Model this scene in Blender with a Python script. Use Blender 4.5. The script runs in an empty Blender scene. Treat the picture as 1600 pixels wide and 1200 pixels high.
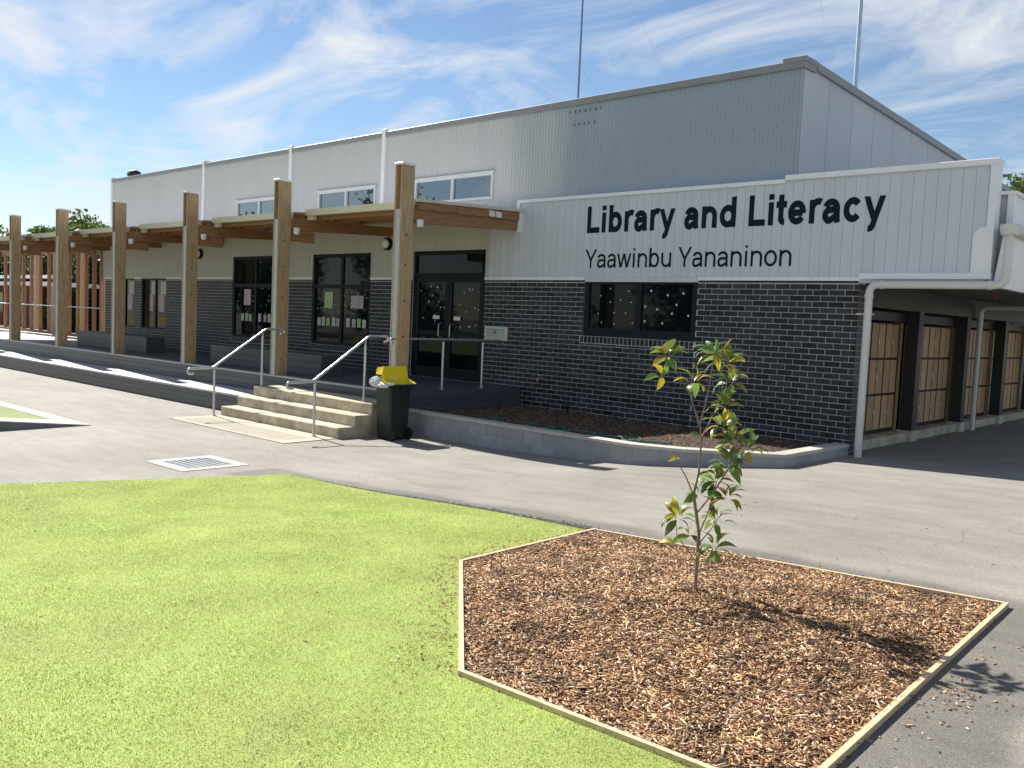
import bpy, bmesh, math, random
import numpy as np
from mathutils import Vector, Matrix
random.seed(7); rng = np.random.default_rng(7)
S = bpy.context.scene
COL = S.collection
PI = math.pi

# ------------------------------------------------------------------ camera
cam_d = bpy.data.cameras.new('camera'); cam = bpy.data.objects.new('camera', cam_d); COL.objects.link(cam)
cam_d.sensor_width = 36; cam_d.lens = 31.28; cam_d.clip_end = 3000; cam_d.clip_start = .05
CR = Vector((.7342, .6775, .0440)); CF = Vector((-.6746, .7347, -.0713))
CF.normalize(); CR = (CR - CF * CR.dot(CF)).normalized(); CU = CR.cross(CF)
m = Matrix((CR, CU, -CF)).transposed().to_4x4(); m.translation = Vector((5.010, -12.639, 1.705))
cam.matrix_world = m
S.camera = cam

# ------------------------------------------------------------------ sky and sun
SUN = Vector((-1.15, .17, 1.0)).normalized()          # towards the sun
w = bpy.data.worlds.new('World'); S.world = w; w.use_nodes = True
nt = w.node_tree; nt.nodes.clear()
def N(t, **k):
    n = nt.nodes.new(t)
    for a, b in k.items(): setattr(n, a, b)
    return n
L = lambda a, b: nt.links.new(a, b)
out = N('ShaderNodeOutputWorld'); bg = N('ShaderNodeBackground'); bg.inputs[1].default_value = .06
sky = N('ShaderNodeTexSky', sky_type='NISHITA', sun_disc=False)
sky.sun_elevation = math.asin(SUN.z); sky.sun_rotation = math.atan2(SUN.x, SUN.y)
sky.air_density = 1.0; sky.dust_density = .02; sky.ozone_density = 2.2; sky.altitude = 300
tc = N('ShaderNodeTexCoord'); sep = N('ShaderNodeSeparateXYZ'); L(tc.outputs['Generated'], sep.inputs[0])
zz = N('ShaderNodeMath', operation='ADD'); L(sep.outputs[2], zz.inputs[0]); zz.inputs[1].default_value = .16
zm = N('ShaderNodeMath', operation='MAXIMUM'); L(zz.outputs[0], zm.inputs[0]); zm.inputs[1].default_value = .05
dx = N('ShaderNodeMath', operation='DIVIDE'); L(sep.outputs[0], dx.inputs[0]); L(zm.outputs[0], dx.inputs[1])
dy = N('ShaderNodeMath', operation='DIVIDE'); L(sep.outputs[1], dy.inputs[0]); L(zm.outputs[0], dy.inputs[1])
cmb = N('ShaderNodeCombineXYZ'); L(dx.outputs[0], cmb.inputs[0]); L(dy.outputs[0], cmb.inputs[1])
mp = N('ShaderNodeMapping'); L(cmb.outputs[0], mp.inputs[0]); mp.inputs['Rotation'].default_value = (0, 0, .5)
mp.inputs['Scale'].default_value = (.85, 1.35, 1); mp.inputs['Location'].default_value = (.55, .3, 0)
n1 = N('ShaderNodeTexNoise'); L(mp.outputs[0], n1.inputs['Vector']); n1.inputs['Scale'].default_value = 1.5
n1.inputs['Detail'].default_value = 9; n1.inputs['Roughness'].default_value = .6; n1.inputs['Distortion'].default_value = .9
cr = N('ShaderNodeValToRGB'); L(n1.outputs['Fac'], cr.inputs[0])
cr.color_ramp.elements[0].position = .455; cr.color_ramp.elements[0].color = (0, 0, 0, 1)
cr.color_ramp.elements[1].position = .68; cr.color_ramp.elements[1].color = (.9, .9, .9, 1)
mx = N('ShaderNodeMix', data_type='RGBA'); L(cr.outputs[0], mx.inputs[0]); L(sky.outputs[0], mx.inputs[6])
mx.inputs[7].default_value = (7.6, 7.75, 7.95, 1)
L(mx.outputs[2], bg.inputs[0]); L(bg.outputs[0], out.inputs[0])

sd = bpy.data.lights.new('sun', 'SUN'); sd.energy = 5.0; sd.angle = math.radians(.55); sd.color = (1, .95, .87)
sun = bpy.data.objects.new('sun', sd); COL.objects.link(sun); sun.rotation_euler = SUN.to_track_quat('Z', 'Y').to_euler()
sun.location = (-10, 0, 30)
S.view_settings.view_transform = 'Standard'; S.view_settings.look = 'None'; S.view_settings.gamma = 1
S.view_settings.exposure = .95
S.render.engine = 'CYCLES'; S.cycles.max_bounces = 6; S.cycles.diffuse_bounces = 3; S.cycles.use_denoising = True

# ------------------------------------------------------------------ helpers
def mat(name, col, rough=.6, var=.12, scale=8., bump=0., bscale=150., metal=0., rnd=None, ramt=.25, col2=None, spec=.5,
        stretch=(1, 1, 1), detail=5., fine=0., trans=0.):
    M = bpy.data.materials.new(name); M.use_nodes = True; t = M.node_tree; b = t.nodes['Principled BSDF']
    b.inputs['Roughness'].default_value = rough; b.inputs['Metallic'].default_value = metal
    b.inputs['Specular IOR Level'].default_value = spec
    g = t.nodes.new('ShaderNodeNewGeometry'); mpn = t.nodes.new('ShaderNodeMapping'); t.links.new(g.outputs['Position'], mpn.inputs[0])
    mpn.inputs['Scale'].default_value = stretch
    no = t.nodes.new('ShaderNodeTexNoise'); t.links.new(mpn.outputs[0], no.inputs['Vector'])
    no.inputs['Scale'].default_value = scale; no.inputs['Detail'].default_value = detail; no.inputs['Roughness'].default_value = .65
    r = t.nodes.new('ShaderNodeValToRGB'); t.links.new(no.outputs['Fac'], r.inputs[0])
    c2 = col2 or col
    r.color_ramp.elements[0].position = .3; r.color_ramp.elements[1].position = .7
    r.color_ramp.elements[0].color = (*[max(0, x * (1 - var)) for x in col], 1)
    r.color_ramp.elements[1].color = (*[min(1, x * (1 + var)) for x in c2], 1)
    last = r.outputs[0]
    if fine:
        nf = t.nodes.new('ShaderNodeTexNoise'); t.links.new(g.outputs['Position'], nf.inputs['Vector']); nf.inputs['Scale'].default_value = bscale
        nf.inputs['Detail'].default_value = 2
        rf = t.nodes.new('ShaderNodeMapRange'); t.links.new(nf.outputs['Fac'], rf.inputs[0])
        rf.inputs[1].default_value = .3; rf.inputs[2].default_value = .7; rf.inputs[3].default_value = 1 - fine; rf.inputs[4].default_value = 1 + fine
        hs = t.nodes.new('ShaderNodeHueSaturation'); t.links.new(last, hs.inputs['Color']); t.links.new(rf.outputs[0], hs.inputs['Value']); last = hs.outputs[0]
    if rnd:
        if rnd == 'obj':
            ri = t.nodes.new('ShaderNodeObjectInfo'); ro = ri.outputs['Random']
        else: ro = g.outputs['Random Per Island']
        mr = t.nodes.new('ShaderNodeMapRange'); t.links.new(ro, mr.inputs[0]); mr.inputs[3].default_value = 1 - ramt; mr.inputs[4].default_value = 1 + ramt
        hs = t.nodes.new('ShaderNodeHueSaturation'); t.links.new(last, hs.inputs['Color']); t.links.new(mr.outputs[0], hs.inputs['Value']); last = hs.outputs[0]
    t.links.new(last, b.inputs['Base Color'])
    if bump:
        nb = t.nodes.new('ShaderNodeTexNoise'); t.links.new(mpn.outputs[0], nb.inputs['Vector']); nb.inputs['Scale'].default_value = bscale; nb.inputs['Detail'].default_value = 3
        bp = t.nodes.new('ShaderNodeBump'); bp.inputs['Strength'].default_value = bump; bp.inputs['Distance'].default_value = .01
        t.links.new(nb.outputs['Fac'], bp.inputs['Height']); t.links.new(bp.outputs[0], b.inputs['Normal'])
    if trans:
        tr = t.nodes.new('ShaderNodeBsdfTranslucent'); t.links.new(last, tr.inputs[0]); ms = t.nodes.new('ShaderNodeMixShader')
        ms.inputs[0].default_value = trans; t.links.new(b.outputs[0], ms.inputs[1]); t.links.new(tr.outputs[0], ms.inputs[2])
        t.links.new(ms.outputs[0], t.nodes['Material Output'].inputs[0])
    return M

def wpos(o):
    v = Vector((0, 0, 0))
    while o is not None: v = v + o.location; o = o.parent
    return v

def thing(name, label, cat, loc=(0, 0, 0), group=None):
    o = bpy.data.objects.new(name, None); COL.objects.link(o); o.location = loc; o.empty_display_size = .2
    o['label'] = label; o['category'] = cat
    if group: o['group'] = group
    return o
def tag(o, label=None, cat=None, group=None, kind=None):
    if label: o['label'] = label
    if cat: o['category'] = cat
    if group: o['group'] = group
    if kind: o['kind'] = kind
    return o

class MB:
    def __init__(s): s.v = []; s.f = []
    def add(s, vs, fs):
        n = len(s.v); s.v += [tuple(v) for v in vs]; s.f += [tuple(i + n for i in f) for f in fs]; return s
    def box(s, x0, x1, y0, y1, z0, z1):
        if x0 > x1: x0, x1 = x1, x0
        if y0 > y1: y0, y1 = y1, y0
        if z0 > z1: z0, z1 = z1, z0
        return s.add([(x0, y0, z0), (x1, y0, z0), (x1, y1, z0), (x0, y1, z0), (x0, y0, z1), (x1, y0, z1), (x1, y1, z1), (x0, y1, z1)],
                     [(3, 2, 1, 0), (4, 5, 6, 7), (0, 1, 5, 4), (1, 2, 6, 5), (2, 3, 7, 6), (3, 0, 4, 7)])
    def hexa(s, b, t):      # 4 bottom points, 4 top points (counter-clockwise from above)
        return s.add(list(b) + list(t), [(3, 2, 1, 0), (4, 5, 6, 7), (0, 1, 5, 4), (1, 2, 6, 5), (2, 3, 7, 6), (3, 0, 4, 7)])
    def prism(s, poly, z0, z1):
        n = len(poly); zz0 = z0 if hasattr(z0, '__len__') else [z0] * n; zz1 = z1 if hasattr(z1, '__len__') else [z1] * n
        vs = [(p[0], p[1], a) for p, a in zip(poly, zz0)] + [(p[0], p[1], a) for p, a in zip(poly, zz1)]
        return s.add(vs, [tuple(range(n - 1, -1, -1)), tuple(range(n, 2 * n))] + [(i, (i + 1) % n, (i + 1) % n + n, i + n) for i in range(n)])
    def tube(s, path, r, n=10, caps=True):
        path = [Vector(p) for p in path]; R = r if hasattr(r, '__len__') else [r] * len(path)
        up = None; rings = []
        for i, p in enumerate(path):
            d = (path[min(i + 1, len(path) - 1)] - path[max(i - 1, 0)]).normalized()
            if up is None: up = Vector((0, 0, 1)) if abs(d.z) < .9 else Vector((1, 0, 0))
            a = d.cross(up).normalized(); up = a.cross(d).normalized()
            rings.append([p + (a * math.cos(2 * PI * k / n) + up * math.sin(2 * PI * k / n)) * R[i] for k in range(n)])
        vs = [v for q in rings for v in q]; fs = []
        for i in range(len(path) - 1):
            for k in range(n): fs.append((i * n + k, i * n + (k + 1) % n, (i + 1) * n + (k + 1) % n, (i + 1) * n + k))
        if caps: fs += [tuple(range(n - 1, -1, -1)), tuple(range((len(path) - 1) * n, len(path) * n))]
        return s.add(vs, fs)
    def lathe(s, prof, c, n=16, axis='z'):
        vs = []
        for (r, h) in prof:
            for k in range(n):
                a = 2 * PI * k / n; q = (r * math.cos(a), r * math.sin(a), h)
                if axis == 'y': q = (q[0], q[2], q[1])
                if axis == 'x': q = (q[2], q[0], q[1])
                vs.append((c[0] + q[0], c[1] + q[1], c[2] + q[2]))
        fs = [(i * n + k, i * n + (k + 1) % n, (i + 1) * n + (k + 1) % n, (i + 1) * n + k) for i in range(len(prof) - 1) for k in range(n)]
        fs += [tuple(range(n - 1, -1, -1)), tuple(range((len(prof) - 1) * n, len(prof) * n))]
        return s.add(vs, fs)
    def mesh(s, name, off=(0, 0, 0), bevel=0):
        me = bpy.data.meshes.new(name); me.from_pydata([(a - off[0], b - off[1], c - off[2]) for a, b, c in s.v], [], s.f)
        bm = bmesh.new(); bm.from_mesh(me); bmesh.ops.recalc_face_normals(bm, faces=bm.faces)
        if bevel: bmesh.ops.bevel(bm, geom=list(bm.edges), offset=bevel, segments=1, affect='EDGES', clamp_overlap=True)
        bm.to_mesh(me); bm.free(); me.update(); return me
    def build(s, name, M, parent=None, smooth=False, bevel=0):
        off = wpos(parent) if parent else (0, 0, 0)
        me = s.mesh(name, off, bevel); o = bpy.data.objects.new(name, me); COL.objects.link(o); me.materials.append(M)
        if parent: o.parent = parent
        if smooth:
            for pl in me.polygons: pl.use_smooth = True
            try: me.set_sharp_from_angle(angle=math.radians(40))
            except Exception: pass
        return o

def inst(name, me, parent, loc, rot=(0, 0, 0), scale=(1, 1, 1), M=None):
    o = bpy.data.objects.new(name, me); COL.objects.link(o)
    o.location = Vector(loc) - (wpos(parent) if parent else Vector((0, 0, 0)))
    o.rotation_euler = rot; o.scale = scale
    if parent: o.parent = parent
    if M:
        if not me.materials: me.materials.append(M)
        if me.materials[0] != M: o.material_slots[0].link = 'OBJECT'; o.material_slots[0].material = M
    return o

def arr_mesh(name, V, F, M, parent=None):
    """V (n,3) array, F (m,k) array"""
    off = wpos(parent) if parent else Vector((0, 0, 0))
    V = np.asarray(V, np.float32) - np.array(off, np.float32); F = np.asarray(F, np.int32)
    me = bpy.data.meshes.new(name); me.vertices.add(len(V)); me.vertices.foreach_set('co', V.ravel())
    k = F.shape[1]; me.loops.add(F.size); me.loops.foreach_set('vertex_index', F.ravel())
    me.polygons.add(len(F)); me.polygons.foreach_set('loop_start', np.arange(len(F), dtype=np.int32) * k)
    me.polygons.foreach_set('loop_total', np.full(len(F), k, np.int32))
    me.update(calc_edges=True); me.validate(); me.materials.append(M)
    o = bpy.data.objects.new(name, me); COL.objects.link(o)
    if parent: o.parent = parent
    return o

GX = [-900, -6, -4.4, -2.4, -1, 0, 3.7, 5, 30, 900]; GZ = [-.27, -.27, -.25, -.18, -.07, -.01, .13, .17, .25, .25]
def gz(x):
    x = np.asarray(x, float); a = 0
    for d in (-.6, -.3, 0, .3, .6): a = a + np.interp(x + d, GX, GZ)
    return a / 5
def g(x): return float(gz(x))
def inpoly(X, Y, poly):
    c = np.zeros(len(X), bool); n = len(poly)
    for i in range(n):
        x0, y0 = poly[i]; x1, y1 = poly[(i + 1) % n]
        if y0 == y1: continue
        t = ((y0 > Y) != (y1 > Y)) & (X < (x1 - x0) * (Y - y0) / (y1 - y0) + x0); c ^= t
    return c

# ------------------------------------------------------------------ materials
def corrugated_material():
    # colour runs from pale at the left to blue-grey on the sheets near the high corner, streaked down the ribs
    M = mat('painted_corrugated_steel', (.57, .565, .55), .42, .05, .7, 0, stretch=(1, 1, .3)); t = M.node_tree; b = t.nodes['Principled BSDF']; src = b.inputs['Base Color'].links[0].from_socket
    ge = t.nodes.new('ShaderNodeNewGeometry'); sx = t.nodes.new('ShaderNodeSeparateXYZ'); t.links.new(ge.outputs['Position'], sx.inputs[0])
    mp = t.nodes.new('ShaderNodeMapping'); t.links.new(ge.outputs['Position'], mp.inputs[0]); mp.inputs['Scale'].default_value = (1, 1, .22)
    no = t.nodes.new('ShaderNodeTexNoise'); t.links.new(mp.outputs[0], no.inputs['Vector']); no.inputs['Scale'].default_value = 1.6; no.inputs['Detail'].default_value = 6
    ad = t.nodes.new('ShaderNodeMath'); ad.operation = 'MULTIPLY_ADD'; t.links.new(no.outputs['Fac'], ad.inputs[0]); ad.inputs[1].default_value = 4.5; t.links.new(sx.outputs[0], ad.inputs[2])
    mr = t.nodes.new('ShaderNodeMapRange'); mr.interpolation_type = 'SMOOTHSTEP'; t.links.new(ad.outputs[0], mr.inputs[0]); mr.inputs[1].default_value = -6.2; mr.inputs[2].default_value = -1.6
    mx_ = t.nodes.new('ShaderNodeMix'); mx_.data_type = 'RGBA'; t.links.new(mr.outputs[0], mx_.inputs[0]); t.links.new(src, mx_.inputs[6]); mx_.inputs[7].default_value = (.32, .385, .455, 1)
    t.links.new(mx_.outputs[2], b.inputs['Base Color']); return M
m_brick_o = mat('brick_dark', (.020, .023, .031), .45, .2, 14, .15, 90, spec=.25, rnd='obj', ramt=.55, col2=(.036, .035, .042))
m_brick_i = mat('brick_dark_far', (.020, .023, .031), .45, .2, 14, .15, 90, spec=.25, rnd='island', ramt=.55, col2=(.036, .035, .042))
m_mortar = mat('mortar', (.50, .50, .50), .9, .25, 2.5, .3, 160)
m_clad = mat('cladding_paint', (.57, .605, .655), .5, .04, 2.2, 0, rnd='obj', ramt=.025)
m_cladc = mat('cladding_cream', (.50, .49, .44), .55, .05, 2.2, 0, rnd='island', ramt=.025)
m_white = mat('white_trim', (.80, .81, .83), .4, .05, 3)
m_steel = corrugated_material()
m_steel2 = mat('end_wall_panel', (.46, .485, .54), .5, .06, .8, rnd='obj', ramt=.04)
m_cap = mat('roof_capping', (.25, .255, .265), .45, .06, 3)
m_frame = mat('dark_window_frame', (.007, .014, .017), .5, .1, 5, spec=.2)
m_alu = mat('pale_aluminium_frame', (.62, .65, .66), .35, .05, 5)
m_navy = mat('navy_lettering', (.006, .014, .022), .7, .05, 5, spec=.15)
def glass(name, col, rough, spec=.5):
    M = bpy.data.materials.new(name); M.use_nodes = True; b = M.node_tree.nodes['Principled BSDF']
    b.inputs['Base Color'].default_value = (*col, 1); b.inputs['Roughness'].default_value = rough; b.inputs['Specular IOR Level'].default_value = spec
    return M
m_glass = glass('tinted_glass', (.003, .007, .009), .03, .22)
m_glass2 = glass('clerestory_glass', (.012, .02, .024), .02, 1.0)
m_glass2.node_tree.nodes['Principled BSDF'].inputs['Coat Weight'].default_value = 1
m_glass2.node_tree.nodes['Principled BSDF'].inputs['Coat IOR'].default_value = 2.6
m_glass2.node_tree.nodes['Principled BSDF'].inputs['Coat Roughness'].default_value = .01
m_timber = mat('laminated_timber', (.36, .235, .12), .55, .22, 5, .12, 40, rnd='obj', ramt=.14, col2=(.48, .335, .19), stretch=(9, 9, .7))
m_beam = mat('timber_beam', (.24, .112, .048), .55, .25, 5, .12, 40, col2=(.33, .17, .075), stretch=(9, .8, 9))
m_batten = mat('red_timber_batten', (.30, .13, .055), .55, .2, 5, .1, 40, col2=(.36, .165, .07), stretch=(9, 9, .7), rnd='obj', ramt=.15)
m_galv = mat('galvanised_steel', (.43, .49, .53), .5, .15, 14, metal=.2)
m_tube = mat('galvanised_tube', (.50, .52, .54), .34, .1, 20, metal=.7)
m_gut = mat('cream_gutter', (.62, .60, .50), .45, .06, 3)
m_deck = mat('grey_composite_board', (.068, .078, .094), .42, .12, 7, .1, 60, stretch=(.4, 5, 5), rnd='obj', ramt=.10)
m_deck_sun = mat('sunlit_deck_board', (.46, .455, .46), .5, .10, 7, .1, 60, stretch=(.4, 5, 5), rnd='obj', ramt=.06)  # deck boards lifted near-white; sun on treads and deck edge put into colour
m_conc = mat('concrete', (.40, .345, .25), .85, .25, 4, .25, 130, col2=(.50, .435, .32), fine=.10)
m_concp = mat('pale_concrete', (.50, .475, .42), .85, .12, 5, .25, 130, fine=.08)
m_block = mat('grey_block', (.30, .305, .32), .85, .12, 6, .3, 150, rnd='obj', ramt=.10, fine=.08)
m_capst = mat('cap_stone', (.44, .42, .37), .85, .14, 6, .3, 150, rnd='obj', ramt=.06)
m_soil = mat('garden_mulch_soil', (.035, .024, .017), .95, .5, 25, .8, 60)
m_pipe = mat('painted_downpipe', (.62, .61, .58), .4, .05, 3)
m_lock = mat('plywood_locker', (.42, .25, .12), .6, .14, 6, .05, 60, stretch=(5, 5, .6), rnd='obj', ramt=.14, col2=(.48, .30, .15))
m_dark = mat('dark_paint', (.018, .022, .022), .55, .15, 4)
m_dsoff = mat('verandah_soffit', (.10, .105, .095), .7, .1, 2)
m_black = mat('black_gap', (.006, .006, .006), .7, .1, 4)
m_bin = mat('green_black_plastic', (.006, .016, .011), .42, .15, 6, .1, 70)
m_yel = mat('yellow_plastic', (.80, .60, .005), .42, .06, 6)
m_bag = mat('white_plastic_bag', (.80, .80, .82), .25, .05, 9, .5, 28, trans=.25)
m_bark = mat('sapling_bark', (.23, .17, .12), .8, .3, 30, .4, 120)
m_bark2 = mat('tree_bark', (.10, .075, .055), .85, .3, 12, .5, 60)
m_edge = mat('treated_pine_edging', (.60, .45, .27), .7, .16, 7, .15, 60, stretch=(3, 3, 3))
m_paper = mat('white_paper', (.75, .75, .74), .6, .04, 6)
m_vent = mat('vent_dark', (.03, .035, .045), .5, .1, 5)
m_mast = mat('mast_steel', (.16, .22, .33), .4, .1, 5, metal=.3)
m_mast2 = mat('pale_mast', (.40, .50, .60), .4, .1, 5, metal=.3)

# ------------------------------------------------------------------ ground
def ground_material():
    M = bpy.data.materials.new('asphalt'); M.use_nodes = True; t = M.node_tree; b = t.nodes['Principled BSDF']
    n = lambda k: t.nodes.new('ShaderNode' + k); lk = t.links.new
    ge = n('NewGeometry')
    def noise(sc, det=4, ro=.6, st=(1, 1, 1)):
        mp = n('Mapping'); lk(ge.outputs['Position'], mp.inputs[0]); mp.inputs['Scale'].default_value = st
        q = n('TexNoise'); lk(mp.outputs[0], q.inputs['Vector']); q.inputs['Scale'].default_value = sc; q.inputs['Detail'].default_value = det
        q.inputs['Roughness'].default_value = ro; return q.outputs['Fac']
    big = noise(.33, 6, .62); mid = noise(2.3, 5, .65, (.5, 1.8, 1)); fine = noise(75, 3, .8); pit_shade = noise(210, 2, .6)
    r = n('ValToRGB'); lk(big, r.inputs[0]); r.color_ramp.elements[0].position = .32; r.color_ramp.elements[1].position = .68
    r.color_ramp.elements[0].color = (.225, .210, .187, 1); r.color_ramp.elements[1].color = (.315, .293, .255, 1)
    def scale(col, fac, lo, hi, a=.3, bb=.7):
        mr = n('MapRange'); lk(fac, mr.inputs[0]); mr.inputs[1].default_value = a; mr.inputs[2].default_value = bb
        mr.inputs[3].default_value = lo; mr.inputs[4].default_value = hi
        h = n('HueSaturation'); lk(col, h.inputs['Color']); lk(mr.outputs[0], h.inputs['Value']); return h.outputs[0]
    c = scale(r.outputs[0], mid, .82, 1.10); c = scale(c, fine, .70, 1.28); c = scale(c, pit_shade, .30, 1.06, .34, .45)  # last factor paints the shade of the surface pits as dark specks
    # newer, darker bitumen strips laid against the garden edging and the back of the lawn
    sx = n('SeparateXYZ'); lk(ge.outputs['Position'], sx.inputs[0]); wob = noise(1.3, 5, .6)
    def mth(op, a, b_=None):
        q = n('Math'); q.operation = op
        for k_, v_ in ((0, a), (1, b_)):
            if v_ is None: continue
            if isinstance(v_, (int, float)): q.inputs[k_].default_value = v_
            else: lk(v_, q.inputs[k_])
        return q.outputs[0]
    def band(coord, lo, hi, soft):
        wv = mth('MULTIPLY_ADD', wob, .5); wv.node.inputs[2].default_value = -.25
        cc = mth('ADD', coord, wv); d = mth('ABSOLUTE', mth('SUBTRACT', cc, (lo + hi) / 2))
        mr = n('MapRange'); mr.interpolation_type = 'SMOOTHSTEP'; lk(d, mr.inputs[0]); mr.inputs[1].default_value = (hi - lo) / 2; mr.inputs[2].default_value = (hi - lo) / 2 + soft; mr.inputs[3].default_value = 1; mr.inputs[4].default_value = 0; return mr.outputs[0]
    b1 = mth('MULTIPLY', band(sx.outputs[0], 3.5, 4.10, .18), mth('LESS_THAN', sx.outputs[1], -6.7))
    b2 = mth('MULTIPLY', band(sx.outputs[1], -7.2, -6.62, .22), mth('MULTIPLY', mth('GREATER_THAN', sx.outputs[0], -4.5), mth('LESS_THAN', sx.outputs[0], 4.0)))
    c = scale(c, mth('MAXIMUM', b1, b2), 1, .62, 0, 1)
    # thin irregular cracks
    vo = n('TexVoronoi'); vo.feature = 'DISTANCE_TO_EDGE'; vo.inputs['Scale'].default_value = .16
    nd = n('TexNoise'); lk(ge.outputs['Position'], nd.inputs['Vector']); nd.inputs['Scale'].default_value = 1.1; nd.inputs['Detail'].default_value = 6
    ad = n('VectorMath'); ad.operation = 'MULTIPLY_ADD'; lk(nd.outputs['Color'], ad.inputs[0]); ad.inputs[1].default_value = (1.6, 1.6, 0); lk(ge.outputs['Position'], ad.inputs[2])
    lk(ad.outputs[0], vo.inputs['Vector'])
    c = scale(c, vo.outputs['Distance'], .74, 1, .0, .0015)
    lk(c, b.inputs['Base Color']); b.inputs['Roughness'].default_value = .82; b.inputs['Specular IOR Level'].default_value = .3
    bp = n('Bump'); bp.inputs['Strength'].default_value = .7; bp.inputs['Distance'].default_value = .006; lk(noise(150, 3, .7), bp.inputs['Height']); lk(bp.outputs[0], b.inputs['Normal'])
    return M
xs = np.concatenate([[-900, -60, -20], np.arange(-8, 8.01, .25), [12, 20, 30, 60, 900]])
ys = np.array([-900, -60, -20, -12, -8, -4, 0, 10, 60, 900.])
V = [(x, y, g(x)) for y in ys for x in xs]; nx = len(xs)
F = [(j * nx + i, j * nx + i + 1, (j + 1) * nx + i + 1, (j + 1) * nx + i) for j in range(len(ys) - 1) for i in range(nx - 1)]
gr = arr_mesh('asphalt_ground', V, F, ground_material()); tag(gr, kind='structure')
for p_ in gr.data.polygons: p_.use_smooth = True

# synthetic turf: sheet + blades
A_, B_, C_, E_, D_ = (.712, -6.90), (.725, -8.412), (2.205, -9.84), (3.80, -9.87), (3.70, -6.78)
TURF = [(-3.93, -6.69), A_, B_, C_, E_, (3.80, -16), (-8.27, -16)]
def turf_material(base=True):
    M = mat('turf_' + ('backing' if base else 'fibre'), (.43, .50, .135), .6, .14, 1.6, 0, col2=(.56, .61, .23), rnd=None if base else 'island', ramt=.40, trans=0 if base else .4)
    if base: return mat('turf_backing', (.28, .34, .085), .8, .12, 1.1, .6, 240, col2=(.31, .40, .085), fine=.3)
    return M
def strip_sheet(name, poly, dz, M, n=40):
    bm = bmesh.new(); vs = [bm.verts.new((p[0], p[1], 0)) for p in poly]; bm.faces.new(vs)
    x0 = min(p[0] for p in poly); x1 = max(p[0] for p in poly)
    for i in range(1, n):
        x = x0 + (x1 - x0) * i / n
        bmesh.ops.bisect_plane(bm, geom=bm.verts[:] + bm.edges[:] + bm.faces[:], plane_co=(x, 0, 0), plane_no=(1, 0, 0))
    for v in bm.verts: v.co.z = g(v.co.x) + dz
    bmesh.ops.recalc_face_normals(bm, faces=bm.faces)
    if sum(f.normal.z for f in bm.faces) < 0: bmesh.ops.reverse_faces(bm, faces=bm.faces)
    me = bpy.data.meshes.new(name); bm.to_mesh(me); bm.free(); me.materials.append(M)
    o = bpy.data.objects.new(name, me); COL.objects.link(o); return o
tag(strip_sheet('turf_base', TURF, .006, turf_material(True)), kind='structure')
def blades(n, xr, yr, poly, hgt, wid, zf):
    X = rng.uniform(*xr, n); Y = rng.uniform(*yr, n); k = inpoly(X, Y, poly); X = X[k]; Y = Y[k]; n = len(X)
    Z = zf(X, Y); a = rng.uniform(0, 2 * PI, n); h = hgt * rng.uniform(.6, 1.25, n); ww = wid * rng.uniform(.7, 1.3, n)
    lean = rng.uniform(.2, 1.3, n) * h; b = rng.uniform(0, 2 * PI, n)
    P0 = np.stack([X - np.cos(a) * ww, Y - np.sin(a) * ww, Z], 1); P1 = np.stack([X + np.cos(a) * ww, Y + np.sin(a) * ww, Z], 1)
    P2 = np.stack([X + np.cos(b) * lean, Y + np.sin(b) * lean, Z + h], 1)
    V = np.stack([P0, P1, P2], 1).reshape(-1, 3); F = np.arange(3 * n).reshape(-1, 3); return V, F
m_fib = turf_material(False)
Vs = []; Fs = []; o_ = 0
for n_, xr, yr, h_, w_ in ((900000, (-6.2, 3.8), (-11.6, -6.6), .010, .0016),):
    v_, f_ = blades(n_, xr, yr, TURF, h_, w_, lambda X, Y: gz(X) + .006); Vs.append(v_); Fs.append(f_ + o_); o_ += len(v_)
tag(arr_mesh('turf_grass', np.concatenate(Vs), np.concatenate(Fs), m_fib), 'bright green synthetic turf lawn beside the mulch bed', 'lawn', kind='stuff')

# mulch bed
BED = [A_, B_, C_, E_, D_]
def bedz(X, Y):
    cx, cy = 2.3, -8.1; r = np.hypot(X - cx, Y - cy)
    return gz(X) + .008 + .055 * np.exp(-(r / .9) ** 2) + .012 * np.sin(5.1 * X + 1.7 * Y) * np.sin(4.3 * Y - 2 * X)
m_bed = mat('mulch_ground', (.06, .035, .02), .95, .4, 18, .9, 70, fine=.3)
bo = strip_sheet('mulch_ground', BED, .012, m_bed, 30); tag(bo, kind='structure')
bm = bmesh.new(); bm.from_mesh(bo.data)
for i in range(1, 24): bmesh.ops.bisect_plane(bm, geom=bm.verts[:] + bm.edges[:] + bm.faces[:], plane_co=(0, -9.9 + 3.2 * i / 24, 0), plane_no=(0, 1, 0))
for v in bm.verts: v.co.z = float(bedz(np.array(v.co.x), np.array(v.co.y))) - .006
bm.to_mesh(bo.data); bm.free()
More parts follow.
